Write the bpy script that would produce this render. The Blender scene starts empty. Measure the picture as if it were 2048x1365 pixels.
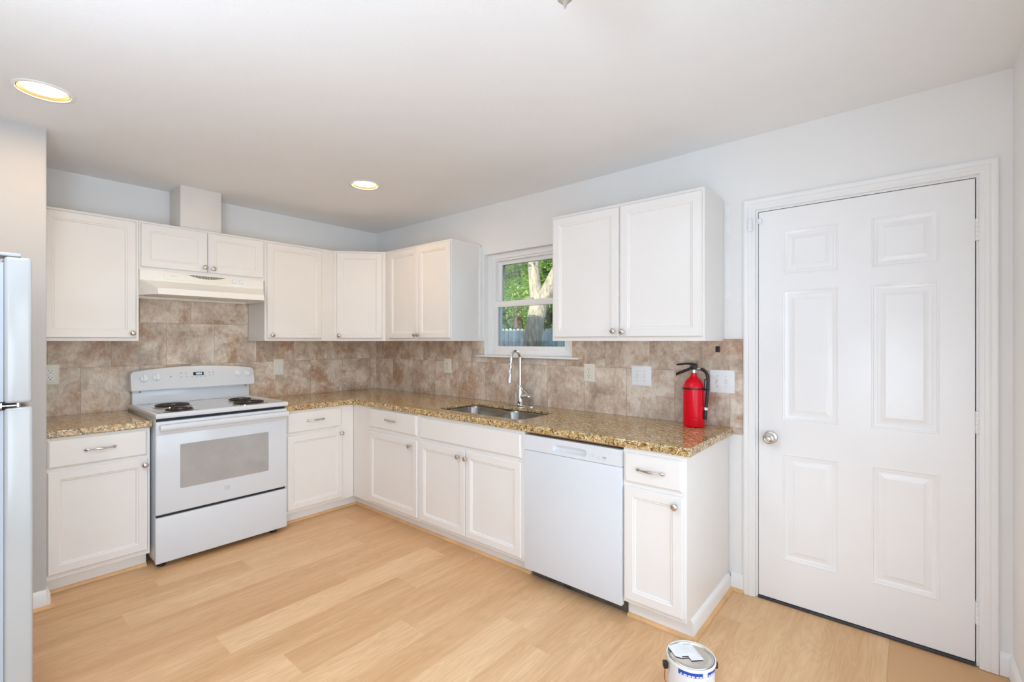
import bpy, bmesh, math, random
from mathutils import Vector, Matrix
R = math.radians
sc = bpy.context.scene
COL = sc.collection
random.seed(7)

# ------------------------------------------------------------------ camera
cam = bpy.data.objects.new('camera', bpy.data.cameras.new('camera'))
COL.objects.link(cam)
cam.location = (4.1535, -2.7799, 1.372)
cam.rotation_euler = (math.pi / 2, 0, 0.700435)
cam.data.sensor_fit = 'HORIZONTAL'
cam.data.sensor_width = 36.0
cam.data.lens = 941.75 / 2048 * 36
cam.data.clip_start = 0.02
sc.camera = cam

# ------------------------------------------------------------------ world, sun, lamps, exposure
world = bpy.data.worlds.new('world')
sc.world = world
world.use_nodes = True
wn = world.node_tree
wn.nodes.clear()
sky = wn.nodes.new('ShaderNodeTexSky')
sky.sky_type = 'NISHITA'
sky.sun_disc = False
sky.sun_elevation = R(24)
sky.sun_rotation = R(180)
wbg = wn.nodes.new('ShaderNodeBackground')
wbg.inputs['Strength'].default_value = 0.6
wout = wn.nodes.new('ShaderNodeOutputWorld')
wn.links.new(sky.outputs[0], wbg.inputs[0])
wn.links.new(wbg.outputs[0], wout.inputs[0])


def lamp(name, kind, loc, power, color, size=1.0, size_y=None, direction=None):
    d = bpy.data.lights.new(name, kind)
    d.energy = power
    d.color = color
    if kind == 'AREA':
        d.shape = 'RECTANGLE' if size_y else 'DISK'
        d.size = size
        if size_y:
            d.size_y = size_y
    o = bpy.data.objects.new(name, d)
    COL.objects.link(o)
    o.location = loc
    if direction:
        o.rotation_euler = Vector(direction).to_track_quat('-Z', 'Y').to_euler()
    return o


# low sun coming over the house roof onto the garden
sun = lamp('sun', 'SUN', (0, -8, 8), 11.0, (1.0, 0.90, 0.72), direction=(-0.30, 0.95, -0.355))
sun.data.angle = R(0.6)
# daylight from the big window in the wall behind the camera
lamp('window_daylight', 'AREA', (2.95, -5.55, 1.50), 11.0, (0.82, 1.0, 1.23), 2.7, 1.7, (0, 1, -0.12))
# fill lamp added in a made-up opening of the right-hand wall, outside the frame
lamp('side_fill', 'AREA', (4.47, -1.75, 1.05), 20.0, (0.86, 1.0, 1.17), 1.7, 1.6, (-1, 0, 0))
# bounced flash inferred from the bright ceiling, plus two lamps added as fill
lamp('bounce_flash', 'AREA', (3.75, -3.25, 1.75), 21.0, (0.82, 1.0, 1.23), 0.45, None, (-0.25, 0.12, 1))
lamp('bounce_fill_far', 'AREA', (2.6, -3.0, 1.75), 3.6, (0.82, 1.0, 1.23), 0.6, None, (-0.2, 0.2, 1))
lamp('front_fill', 'AREA', (4.0, -3.12, 1.0), 17.0, (0.82, 1.0, 1.23), 1.0, None, (-0.85, 0.52, 0))
# unseen lamp added under the ceiling to fill the room
lamp('ceiling_fill', 'AREA', (2.6, -2.6, 2.44), 11.5, (0.82, 1.0, 1.23), 0.3, None, (0, 0, -1))

sc.view_settings.view_transform = 'Standard'
sc.view_settings.look = 'None'
sc.view_settings.gamma = 1.0
sc.view_settings.use_curve_mapping = False
sc.view_settings.exposure = 0.06
sc.cycles.use_denoising = True
sc.cycles.denoising_prefilter = 'ACCURATE'
sc.cycles.max_bounces = 12
sc.cycles.diffuse_bounces = 7
sc.cycles.glossy_bounces = 5
sc.cycles.transparent_max_bounces = 16
sc.cycles.sample_clamp_indirect = 6.0
sc.cycles.caustics_reflective = False
sc.cycles.caustics_refractive = False

# ------------------------------------------------------------------ materials
MATS = {}


def nodes_of(name):
    m = bpy.data.materials.new(name)
    m.use_nodes = True
    nt = m.node_tree
    return m, nt, nt.nodes['Principled BSDF']


def N(nt, t, **kw):
    n = nt.nodes.new(t)
    for k, v in kw.items():
        setattr(n, k, v)
    return n


def math_node(nt, op, a, b=None, clamp=False):
    n = N(nt, 'ShaderNodeMath', operation=op)
    n.use_clamp = clamp
    for i, v in enumerate((a, b)):
        if v is None:
            continue
        if isinstance(v, (int, float)):
            n.inputs[i].default_value = v
        else:
            nt.links.new(v, n.inputs[i])
    return n.outputs[0]


def mixc(nt, fac, a, b, blend='MIX'):
    n = N(nt, 'ShaderNodeMix', data_type='RGBA', blend_type=blend)
    for sock, v in ((n.inputs[0], fac), (n.inputs[6], a), (n.inputs[7], b)):
        if isinstance(v, (int, float)):
            sock.default_value = v
        elif isinstance(v, tuple):
            sock.default_value = (*v, 1) if len(v) == 3 else v
        else:
            nt.links.new(v, sock)
    return n.outputs[2]


def ramp(nt, fac, stops, interp='LINEAR'):
    n = N(nt, 'ShaderNodeValToRGB')
    n.color_ramp.interpolation = interp
    e = n.color_ramp.elements
    while len(e) < len(stops):
        e.new(0.5)
    for i, (p, c) in enumerate(stops):
        e[i].position = p
        e[i].color = (*c, 1) if len(c) == 3 else c
    nt.links.new(fac, n.inputs[0])
    return n.outputs[0]


def noise(nt, vec, scale, detail=4, rough=0.55, w=None, dist=0.0):
    n = N(nt, 'ShaderNodeTexNoise')
    if w is not None:
        n.noise_dimensions = '4D'
        nt.links.new(w, n.inputs['W'])
    n.inputs['Scale'].default_value = scale
    n.inputs['Detail'].default_value = detail
    n.inputs['Roughness'].default_value = rough
    n.inputs['Distortion'].default_value = dist
    if vec is not None:
        nt.links.new(vec, n.inputs['Vector'])
    return n.outputs['Fac']


def bump(nt, p, height, strength, distance=0.01):
    b = N(nt, 'ShaderNodeBump')
    b.inputs['Strength'].default_value = strength
    b.inputs['Distance'].default_value = distance
    nt.links.new(height, b.inputs['Height'])
    nt.links.new(b.outputs[0], p.inputs['Normal'])


def plain(name, color, rough=0.5, metal=0.0, spec=0.5, wear=0.012, bump_scale=None, bump_str=0.05, coat=0.0):
    m, nt, p = nodes_of(name)
    tc = N(nt, 'ShaderNodeTexCoord')
    n = noise(nt, tc.outputs['Object'], 9.0, 3)
    lo = tuple(max(0, c * (1 - wear)) for c in color)
    hi = tuple(min(1, c * (1 + wear)) for c in color)
    nt.links.new(ramp(nt, n, [(0.3, lo), (0.7, hi)]), p.inputs['Base Color'])
    p.inputs['Roughness'].default_value = rough
    p.inputs['Metallic'].default_value = metal
    p.inputs['Specular IOR Level'].default_value = spec
    p.inputs['Coat Weight'].default_value = coat
    p.inputs['Coat Roughness'].default_value = 0.05
    if bump_scale:
        bump(nt, p, noise(nt, tc.outputs['Object'], bump_scale, 3), bump_str, 0.002)
    MATS[name] = m
    return m


def emissive(name, color, strength):
    m, nt, p = nodes_of(name)
    p.inputs['Base Color'].default_value = (*color, 1)
    p.inputs['Emission Color'].default_value = (*color, 1)
    p.inputs['Emission Strength'].default_value = strength
    MATS[name] = m


plain('cabinet_paint', (0.81, 0.782, 0.75), 0.33, wear=0.008)
plain('chase_paint', (0.79, 0.74, 0.68), 0.5)
plain('cabinet_side', (0.80, 0.77, 0.74), 0.30, wear=0.008)
plain('trim_paint', (0.85, 0.845, 0.83), 0.35, wear=0.008)
plain('door_paint', (0.86, 0.85, 0.84), 0.25, wear=0.008, bump_scale=45, bump_str=0.03)
plain('appliance_white', (0.69, 0.718, 0.755), 0.16, wear=0.004)
plain('appliance_plastic', (0.71, 0.728, 0.755), 0.3, wear=0.004)
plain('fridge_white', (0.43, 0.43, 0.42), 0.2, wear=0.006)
plain('almond_enamel', (0.86, 0.83, 0.775), 0.22, wear=0.01)
plain('almond_plastic', (0.85, 0.80, 0.70), 0.4)
plain('grey_gasket', (0.42, 0.45, 0.50), 0.6)
plain('black_gap', (0.015, 0.015, 0.016), 0.6)
plain('black_rubber', (0.012, 0.012, 0.013), 0.35)
plain('black_enamel', (0.012, 0.012, 0.014), 0.3)
plain('coil_metal', (0.035, 0.026, 0.022), 0.42, 0.3)
plain('chrome', (0.78, 0.79, 0.80), 0.07, 1.0)
plain('brushed_nickel', (0.62, 0.56, 0.50), 0.27, 1.0)
plain('stainless', (0.37, 0.345, 0.31), 0.22, 1.0, wear=0.05)
plain('silver_metal', (0.70, 0.70, 0.68), 0.25, 1.0)
plain('baffle_glow', (0.032, 0.017, 0.007), 0.6, spec=0.1)  # orange glow around the bulb is put into the baffle's colour
plain('tan_metal', (0.34, 0.29, 0.24), 0.5)
plain('tin_metal', (0.74, 0.72, 0.68), 0.30, 1.0, wear=0.05)
plain('oven_glass', (0.40, 0.385, 0.375), 0.06, wear=0.05, coat=0.6)
plain('ivory_plastic', (0.79, 0.74, 0.63), 0.35)
plain('white_plastic', (0.82, 0.83, 0.84), 0.35)
plain('slot_dark', (0.10, 0.09, 0.08), 0.6)
plain('red_paint', (0.70, 0.0, 0.014), 0.28, spec=0.25, wear=0.01, coat=0.15)
plain('grey_print', (0.42, 0.44, 0.48), 0.5)
plain('pale_print', (0.60, 0.62, 0.65), 0.5)
plain('paper_white', (0.80, 0.80, 0.80), 0.6)
plain('label_white', (0.74, 0.74, 0.75), 0.35, wear=0.03)
plain('blue_print', (0.01, 0.07, 0.42), 0.4)
plain('red_wire', (0.45, 0.09, 0.07), 0.4)
plain('can_plastic', (0.76, 0.78, 0.74), 0.4)
plain('shoe_wood', (0.72, 0.43, 0.20), 0.5, wear=0.12)
plain('raw_wood', (0.33, 0.18, 0.05), 0.7, wear=0.2)
plain('dark_threshold', (0.05, 0.05, 0.055), 0.5, wear=0.3)
plain('dusty_concrete', (0.10, 0.085, 0.07), 0.9, wear=0.5)
plain('indicator_red', (0.35, 0.01, 0.01), 0.3)
plain('display_black', (0.01, 0.01, 0.012), 0.15)
emissive('display_digits', (0.55, 0.70, 0.85), 1.2)
emissive('lamp_warm', (1.0, 0.69, 0.36), 74.0)
emissive('lamp_glass', (1.0, 0.97, 0.95), 2.2)
plain('fence_paint', (0.38, 0.43, 0.45), 0.8, wear=0.25)
plain('lawn', (0.07, 0.13, 0.03), 0.9, wear=0.5)
plain('siding', (0.55, 0.55, 0.53), 0.8)


def leaf_mat(name, a, b):
    m, nt, p = nodes_of(name)
    tc = N(nt, 'ShaderNodeTexCoord')
    n = noise(nt, tc.outputs['Object'], 3.0, 5, 0.7)
    nt.links.new(ramp(nt, n, [(0.35, a), (0.65, b)]), p.inputs['Base Color'])
    p.inputs['Roughness'].default_value = 0.5
    tr = N(nt, 'ShaderNodeBsdfTranslucent')
    tr.inputs[0].default_value = (*b, 1)
    mx = N(nt, 'ShaderNodeMixShader')
    mx.inputs[0].default_value = 0.35
    out = nt.nodes['Material Output']
    nt.links.new(p.outputs[0], mx.inputs[1])
    nt.links.new(tr.outputs[0], mx.inputs[2])
    nt.links.new(mx.outputs[0], out.inputs[0])
    MATS[name] = m


leaf_mat('leaf_green', (0.08, 0.22, 0.012), (0.40, 0.56, 0.06))
leaf_mat('leaf_dark', (0.02, 0.07, 0.008), (0.07, 0.16, 0.02))


def bark(name, a, b):
    m, nt, p = nodes_of(name)
    tc = N(nt, 'ShaderNodeTexCoord')
    mp = N(nt, 'ShaderNodeMapping')
    mp.inputs['Scale'].default_value = (9, 9, 2)
    nt.links.new(tc.outputs['Object'], mp.inputs[0])
    n = noise(nt, mp.outputs[0], 3.0, 6, 0.7, dist=0.6)
    nt.links.new(ramp(nt, n, [(0.35, a), (0.65, b)]), p.inputs['Base Color'])
    p.inputs['Roughness'].default_value = 0.9
    bump(nt, p, n, 0.8, 0.03)
    MATS[name] = m


bark('bark', (0.16, 0.13, 0.10), (0.52, 0.44, 0.34))
bark('bark_dark', (0.05, 0.035, 0.025), (0.15, 0.11, 0.08))


def wall_paint():
    m, nt, p = nodes_of('wall_paint')
    tc = N(nt, 'ShaderNodeTexCoord')
    obj = tc.outputs['Object']
    n = noise(nt, obj, 3.0, 3)
    col = ramp(nt, n, [(0.3, (0.825, 0.815, 0.795)), (0.7, (0.845, 0.835, 0.815))])
    # white caulk smears on the wall beside the cabinet ends
    sep = N(nt, 'ShaderNodeSeparateXYZ')
    nt.links.new(obj, sep.inputs[0])
    nz = noise(nt, obj, 14.0, 4)
    dx = math_node(nt, 'ABSOLUTE', math_node(nt, 'SUBTRACT', sep.outputs[0], 3.379))
    edge = math_node(nt, 'ADD', dx, math_node(nt, 'MULTIPLY', math_node(nt, 'SUBTRACT', nz, 0.5), 0.055))
    mask = math_node(nt, 'LESS_THAN', edge, 0.007)
    up = math_node(nt, 'MULTIPLY', math_node(nt, 'LESS_THAN', sep.outputs[2], 2.12), math_node(nt, 'GREATER_THAN', noise(nt, obj, 5.0, 2), 0.50))
    mask = math_node(nt, 'MULTIPLY', mask, up)
    yb = math_node(nt, 'GREATER_THAN', sep.outputs[1], -0.02)
    mask = math_node(nt, 'MULTIPLY', mask, yb)
    nt.links.new(mixc(nt, math_node(nt, 'MULTIPLY', mask, 0.8), col, (0.86, 0.87, 0.88)), p.inputs['Base Color'])
    p.inputs['Roughness'].default_value = 0.55
    bump(nt, p, noise(nt, obj, 120.0, 2), 0.06, 0.003)
    MATS['wall_paint'] = m


wall_paint()
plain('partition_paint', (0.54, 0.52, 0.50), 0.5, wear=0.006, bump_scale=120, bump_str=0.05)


def ceiling_paint():
    m, nt, p = nodes_of('ceiling_paint')
    tc = N(nt, 'ShaderNodeTexCoord')
    obj = tc.outputs['Object']
    n = noise(nt, obj, 2.0, 3)
    nt.links.new(ramp(nt, n, [(0.3, (0.825, 0.825, 0.820)), (0.7, (0.845, 0.845, 0.840))]), p.inputs['Base Color'])
    p.inputs['Roughness'].default_value = 0.9
    bump(nt, p, noise(nt, obj, 70.0, 4, 0.7), 0.16, 0.006)
    MATS['ceiling_paint'] = m


ceiling_paint()


def tile_mat(name, axis, origin):
    """large mottled stone-look tiles in running bond; axis picks the horizontal wall direction"""
    m, nt, p = nodes_of(name)
    tc = N(nt, 'ShaderNodeTexCoord')
    obj = tc.outputs['Object']
    sep = N(nt, 'ShaderNodeSeparateXYZ')
    nt.links.new(obj, sep.inputs[0])
    TW, TH = 0.3102, 0.305
    u = math_node(nt, 'DIVIDE', math_node(nt, 'SUBTRACT', sep.outputs[axis], origin), TW)
    v = math_node(nt, 'DIVIDE', math_node(nt, 'SUBTRACT', sep.outputs[2], 0.893), TH)
    row = math_node(nt, 'FLOOR', v)
    half = math_node(nt, 'MULTIPLY', math_node(nt, 'MODULO', math_node(nt, 'ADD', row, 10), 2.0), 0.5)
    uu = math_node(nt, 'ADD', u, half)
    colm = math_node(nt, 'FLOOR', uu)
    fu = math_node(nt, 'SUBTRACT', uu, colm)
    fv = math_node(nt, 'SUBTRACT', v, row)
    cmb = N(nt, 'ShaderNodeCombineXYZ')
    nt.links.new(colm, cmb.inputs[0])
    nt.links.new(row, cmb.inputs[1])
    wn_ = N(nt, 'ShaderNodeTexWhiteNoise', noise_dimensions='2D')
    nt.links.new(cmb.outputs[0], wn_.inputs['Vector'])
    seed = math_node(nt, 'MULTIPLY', wn_.outputs['Value'], 40.0)
    big = noise(nt, obj, 5.2, 6, 0.62, w=seed, dist=0.7)
    warm = noise(nt, obj, 4.2, 5, 0.66, w=math_node(nt, 'ADD', seed, 77.0), dist=1.0)
    mp = N(nt, 'ShaderNodeMapping')
    mp.inputs['Rotation'].default_value = (R(45), R(45), 0)
    mp.inputs['Scale'].default_value = (34, 34, 20)
    nt.links.new(obj, mp.inputs[0])
    fine = noise(nt, mp.outputs[0], 1.5, 6, 0.75, w=seed)
    base = ramp(nt, big, [(0.30, (0.36, 0.275, 0.205)), (0.45, (0.56, 0.455, 0.36)), (0.60, (0.73, 0.63, 0.525))])
    rust = ramp(nt, warm, [(0.50, (0, 0, 0)), (0.63, (1, 1, 1))])
    c = mixc(nt, math_node(nt, 'MULTIPLY', rust, 0.70), base, (0.40, 0.22, 0.12))
    fine_c = ramp(nt, fine, [(0.3, (0.30, 0.30, 0.30)), (0.7, (0.74, 0.73, 0.72))])
    c = mixc(nt, 0.75, c, fine_c, 'OVERLAY')
    tone = math_node(nt, 'ADD', math_node(nt, 'MULTIPLY', wn_.outputs['Value'], 0.16), 0.92)
    hsv = N(nt, 'ShaderNodeHueSaturation')
    nt.links.new(c, hsv.inputs['Color'])
    nt.links.new(tone, hsv.inputs['Value'])
    du = math_node(nt, 'MULTIPLY', math_node(nt, 'MINIMUM', fu, math_node(nt, 'SUBTRACT', 1.0, fu)), TW)
    dv = math_node(nt, 'MULTIPLY', math_node(nt, 'MINIMUM', fv, math_node(nt, 'SUBTRACT', 1.0, fv)), TH)
    d = math_node(nt, 'MINIMUM', du, dv)
    grout = math_node(nt, 'LESS_THAN', d, 0.0013)
    c2 = mixc(nt, math_node(nt, 'MULTIPLY', grout, 0.6), hsv.outputs[0], (0.22, 0.16, 0.12))
    nt.links.new(c2, p.inputs['Base Color'])
    p.inputs['Roughness'].default_value = 0.42
    hgt = math_node(nt, 'MULTIPLY', d, 400.0, clamp=True)
    bump(nt, p, math_node(nt, 'ADD', math_node(nt, 'MULTIPLY', fine, 0.25), hgt), 0.15, 0.002)
    MATS[name] = m


tile_mat('tile_stove', 1, -0.382)
tile_mat('tile_sink', 0, 0.914)


def granite():
    m, nt, p = nodes_of('granite')
    tc = N(nt, 'ShaderNodeTexCoord')
    obj = tc.outputs['Object']
    wob = N(nt, 'ShaderNodeTexNoise')
    wob.inputs['Scale'].default_value = 45
    wob.inputs['Detail'].default_value = 3
    nt.links.new(obj, wob.inputs['Vector'])
    vec = mixc(nt, 0.030, obj, wob.outputs['Color'], 'ADD')
    vo = N(nt, 'ShaderNodeTexVoronoi', feature='F1')
    vo.inputs['Scale'].default_value = 120
    nt.links.new(vec, vo.inputs['Vector'])
    sepc = N(nt, 'ShaderNodeSeparateColor')
    nt.links.new(vo.outputs['Color'], sepc.inputs[0])
    cell = ramp(nt, sepc.outputs[0], [(0.0, (0.13, 0.075, 0.03)), (0.12, (0.36, 0.205, 0.07)), (0.40, (0.56, 0.36, 0.135)),
                                     (0.72, (0.66, 0.455, 0.20)), (0.92, (0.78, 0.65, 0.43))])
    dark = noise(nt, vec, 70.0, 5, 0.72, dist=1.8)
    dm = ramp(nt, dark, [(0.535, (0, 0, 0)), (0.58, (1, 1, 1))])
    c = mixc(nt, math_node(nt, 'MULTIPLY', dm, 0.9), cell, (0.012, 0.011, 0.010))
    vo2 = N(nt, 'ShaderNodeTexVoronoi', feature='DISTANCE_TO_EDGE')
    vo2.inputs['Scale'].default_value = 95
    nt.links.new(vec, vo2.inputs['Vector'])
    vein = math_node(nt, 'LESS_THAN', vo2.outputs['Distance'], 0.035)
    pm = ramp(nt, noise(nt, obj, 18.0, 3), [(0.48, (0, 0, 0)), (0.58, (1, 1, 1))])
    c = mixc(nt, math_node(nt, 'MULTIPLY', math_node(nt, 'MULTIPLY', vein, pm), 0.75), c, (0.05, 0.04, 0.03))
    nt.links.new(c, p.inputs['Base Color'])
    p.inputs['Roughness'].default_value = 0.07
    p.inputs['Specular IOR Level'].default_value = 0.6
    MATS['granite'] = m


granite()


def floor_mat():
    m, nt, p = nodes_of('oak_planks')
    at = N(nt, 'ShaderNodeAttribute', attribute_name='plank')
    sepc = N(nt, 'ShaderNodeSeparateColor')
    nt.links.new(at.outputs['Color'], sepc.inputs[0])
    tint, seed = sepc.outputs[0], sepc.outputs[1]
    uv = N(nt, 'ShaderNodeUVMap', uv_map='plank_uv')      # metres across / along the plank
    sep = N(nt, 'ShaderNodeSeparateXYZ')
    nt.links.new(uv.outputs[0], sep.inputs[0])
    mp = N(nt, 'ShaderNodeMapping')
    mp.inputs['Scale'].default_value = (34, 2.2, 1)
    nt.links.new(uv.outputs[0], mp.inputs[0])
    w = math_node(nt, 'MULTIPLY', seed, 60.0)
    grain = noise(nt, mp.outputs[0], 1.0, 6, 0.62, w=w, dist=0.9)
    mp2 = N(nt, 'ShaderNodeMapping')
    mp2.inputs['Scale'].default_value = (170, 7, 1)
    nt.links.new(uv.outputs[0], mp2.inputs[0])
    fine = noise(nt, mp2.outputs[0], 1.0, 4, 0.7, w=w)
    mp3 = N(nt, 'ShaderNodeMapping')
    mp3.inputs['Scale'].default_value = (9, 1.3, 1)
    nt.links.new(uv.outputs[0], mp3.inputs[0])
    swirl = noise(nt, mp3.outputs[0], 1.2, 2, 0.5, w=w, dist=0.3)
    rings = math_node(nt, 'SINE', math_node(nt, 'MULTIPLY', swirl, 95.0))
    rings = math_node(nt, 'ADD', math_node(nt, 'MULTIPLY', rings, 0.5), 0.5)
    tint = math_node(nt, 'ADD', tint, math_node(nt, 'MULTIPLY', math_node(nt, 'SUBTRACT', noise(nt, mp3.outputs[0], 0.9, 3, 0.5, w=math_node(nt, 'ADD', w, 9.0)), 0.5), 1.9), clamp=True)
    a = mixc(nt, tint, (0.585, 0.325, 0.15), (0.77, 0.495, 0.265))
    b = mixc(nt, tint, (0.68, 0.41, 0.205), (0.84, 0.58, 0.335))
    c = mixc(nt, ramp(nt, grain, [(0.3, (0, 0, 0)), (0.7, (1, 1, 1))]), a, b)
    c = mixc(nt, math_node(nt, 'MULTIPLY', rings, 0.16), c, (0.40, 0.215, 0.09))
    c = mixc(nt, math_node(nt, 'MULTIPLY', ramp(nt, fine, [(0.55, (0, 0, 0)), (0.75, (1, 1, 1))]), 0.38), c, (0.36, 0.20, 0.085))
    nt.links.new(c, p.inputs['Base Color'])
    p.inputs['Roughness'].default_value = 0.40
    p.inputs['Specular IOR Level'].default_value = 0.4
    bump(nt, p, fine, 0.05, 0.001)
    MATS['oak_planks'] = m


floor_mat()


def glass_mat():
    m, nt, p = nodes_of('window_glass')
    out = nt.nodes['Material Output']
    tr = N(nt, 'ShaderNodeBsdfTransparent')
    tr.inputs[0].default_value = (0.86, 0.92, 0.94, 1)
    gl = N(nt, 'ShaderNodeBsdfGlossy')
    gl.inputs['Roughness'].default_value = 0.0
    fr = N(nt, 'ShaderNodeFresnel')
    fr.inputs[0].default_value = 1.5
    mx = N(nt, 'ShaderNodeMixShader')
    nt.links.new(math_node(nt, 'ADD', math_node(nt, 'MULTIPLY', fr.outputs[0], 1.0), 0.02), mx.inputs[0])
    nt.links.new(tr.outputs[0], mx.inputs[1])
    nt.links.new(gl.outputs[0], mx.inputs[2])
    nt.links.new(mx.outputs[0], out.inputs[0])
    MATS['window_glass'] = m


glass_mat()

# ------------------------------------------------------------------ mesh helpers
ROOT = {}


def SINK(u, d, z):          # sink wall: u runs right along the wall, d out into the room
    return Vector((u, -d, z))


def STV(u, d, z):           # stove wall: u is the distance from the sink wall, d out into the room
    return Vector((d, -u, z))


def ID(u, d, z):
    return Vector((u, d, z))


class MB:
    def __init__(self, T=ID):
        self.bm = bmesh.new()
        self.T = T

    def faces(self, verts, faces):
        vs = [self.bm.verts.new(self.T(*v)) for v in verts]
        for f in faces:
            try:
                self.bm.faces.new([vs[i] for i in f])
            except ValueError:
                pass
        return self

    def box(self, u0, u1, d0, d1, z0, z1, bev=0.0, seg=2, M=None):
        t = bmesh.new()
        bmesh.ops.create_cube(t, size=1)
        for v in t.verts:
            v.co = Vector((u0 + (v.co.x + .5) * (u1 - u0), d0 + (v.co.y + .5) * (d1 - d0), z0 + (v.co.z + .5) * (z1 - z0)))
        if bev:
            bmesh.ops.bevel(t, geom=t.edges[:], offset=bev, segments=seg, profile=0.5, affect='EDGES')
        self.merge(t, M)
        return self

    def merge(self, t, M=None):
        t.verts.index_update()
        vs = []
        for v in t.verts:
            co = M @ v.co if M else v.co
            vs.append(self.bm.verts.new(self.T(*co)))
        for f in t.faces:
            self.bm.faces.new([vs[v.index] for v in f.verts])
        t.free()

    def loft(self, loops, cap0=True, cap1=True, closed=True):
        rows = [[self.bm.verts.new(self.T(*v)) for v in lp] for lp in loops]
        n = len(rows[0])
        for a, b in zip(rows, rows[1:]):
            for i in range(n if closed else n - 1):
                j = (i + 1) % n
                self.bm.faces.new((a[i], a[j], b[j], b[i]))
        if cap0:
            self.bm.faces.new(rows[0])
        if cap1:
            self.bm.faces.new(rows[-1])
        return self

    def panel(self, u0, u1, z0, z1, d0, prof, back=True):
        """concentric rectangle rings: prof = [(inset, height above d0)...]; last ring is capped"""
        loops = []
        for ins, h in prof:
            loops.append([(u0 + ins, d0 + h, z0 + ins), (u1 - ins, d0 + h, z0 + ins), (u1 - ins, d0 + h, z1 - ins), (u0 + ins, d0 + h, z1 - ins)])
        return self.loft(loops, back, True)

    def lathe(self, prof, c, axis='z', seg=24, cap0=True, cap1=True):
        """prof = [(radius, height)], axis 'z' 'd' or 'u' """
        loops = []
        for r, h in prof:
            lp = []
            for i in range(seg):
                a = 2 * math.pi * i / seg
                x, y = r * math.cos(a), r * math.sin(a)
                if axis == 'z':
                    lp.append((c[0] + x, c[1] + y, c[2] + h))
                elif axis == 'd':
                    lp.append((c[0] + x, c[1] + h, c[2] + y))
                else:
                    lp.append((c[0] + h, c[1] + x, c[2] + y))
            loops.append(lp)
        return self.loft(loops, cap0, cap1)

    def tube(self, path, rad, seg=10, flat=1.0, up=(0, 0, 1)):
        pts = [Vector(p) for p in path]
        if not hasattr(rad, '__len__'):
            rad = [rad] * len(pts)
        loops = []
        prev = None
        for i, p in enumerate(pts):
            t = (pts[min(i + 1, len(pts) - 1)] - pts[max(i - 1, 0)]).normalized()
            if prev is None:
                a = Vector(up)
                if abs(a.dot(t)) > 0.95:
                    a = Vector((1, 0, 0))
                n = (a - t * a.dot(t)).normalized()
            else:
                n = (prev - t * prev.dot(t)).normalized()
            prev = n
            b = t.cross(n)
            loops.append([tuple(p + n * (rad[i] * math.cos(2 * math.pi * k / seg)) + b * (rad[i] * flat * math.sin(2 * math.pi * k / seg))) for k in range(seg)])
        return self.loft(loops)

    def extrude_poly(self, pts, axis, a, b):
        """pts 2-D polygon; axis 'u': pts=(d,z) swept u a..b; 'd': pts=(u,z); 'z': pts=(u,d)"""
        def mk(p, h):
            return {'u': (h, p[0], p[1]), 'd': (p[0], h, p[1]), 'z': (p[0], p[1], h)}[axis]
        return self.loft([[mk(p, a) for p in pts], [mk(p, b) for p in pts]])

    def build(self, name, mat, parent=None, angle=35, recalc=True, smooth=True):
        bm = self.bm
        if recalc:
            bmesh.ops.recalc_face_normals(bm, faces=bm.faces[:])
        off = Vector((0, 0, 0))
        if parent is not None:
            off = ROOT[parent.name]
        for v in bm.verts:
            v.co -= off
        me = bpy.data.meshes.new(name)
        bm.to_mesh(me)
        bm.free()
        if smooth:
            for pl in me.polygons:
                pl.use_smooth = True
            me.set_sharp_from_angle(angle=R(angle))
        me.materials.append(MATS[mat])
        o = bpy.data.objects.new(name, me)
        COL.objects.link(o)
        if parent is not None:
            o.parent = parent
            ROOT[o.name] = off
        else:
            ROOT[o.name] = off
        return o


def thing(name, loc, label=None, cat=None, group=None, kind=None):
    o = bpy.data.objects.new(name, None)
    o.empty_display_size = 0.05
    COL.objects.link(o)
    o.location = loc
    ROOT[o.name] = Vector(loc)
    tag(o, label, cat, group, kind)
    return o


def tag(o, label=None, cat=None, group=None, kind=None):
    if label:
        o['label'] = label
    if cat:
        o['category'] = cat
    if group:
        o['group'] = group
    if kind:
        o['kind'] = kind
    return o


def struct(o):
    o['kind'] = 'structure'
    return o


def text_mesh(name, body, size, mat, parent, origin, xdir, ydir, depth=0.0006, bold=False):
    """letters as thin raised mesh: origin centre, xdir / ydir in world space"""
    cu = bpy.data.curves.new(name, 'FONT')
    cu.body = body
    cu.size = size
    cu.extrude = depth
    cu.align_x = 'CENTER'
    cu.align_y = 'CENTER'
    if bold:
        cu.offset = size * 0.02
    tmp = bpy.data.objects.new(name + '_tmp', cu)
    COL.objects.link(tmp)
    dg = bpy.context.evaluated_depsgraph_get()
    me = bpy.data.meshes.new_from_object(tmp.evaluated_get(dg))
    bpy.data.objects.remove(tmp)
    x, y = Vector(xdir).normalized(), Vector(ydir).normalized()
    zz = x.cross(y)
    M = Matrix((x, y, zz)).transposed().to_4x4()
    M.translation = Vector(origin) - ROOT[parent.name]
    me.transform(M)
    me.materials.clear()
    me.materials.append(MATS[mat])
    o = bpy.data.objects.new(name, me)
    COL.objects.link(o)
    o.parent = parent
    ROOT[o.name] = ROOT[parent.name]
    return o


# ------------------------------------------------------------------ room shell
def ceil_z(x):
    return 2.4655 + (0.0 if x < 2.0 else 0.0075 * (x - 2.0))


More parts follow.
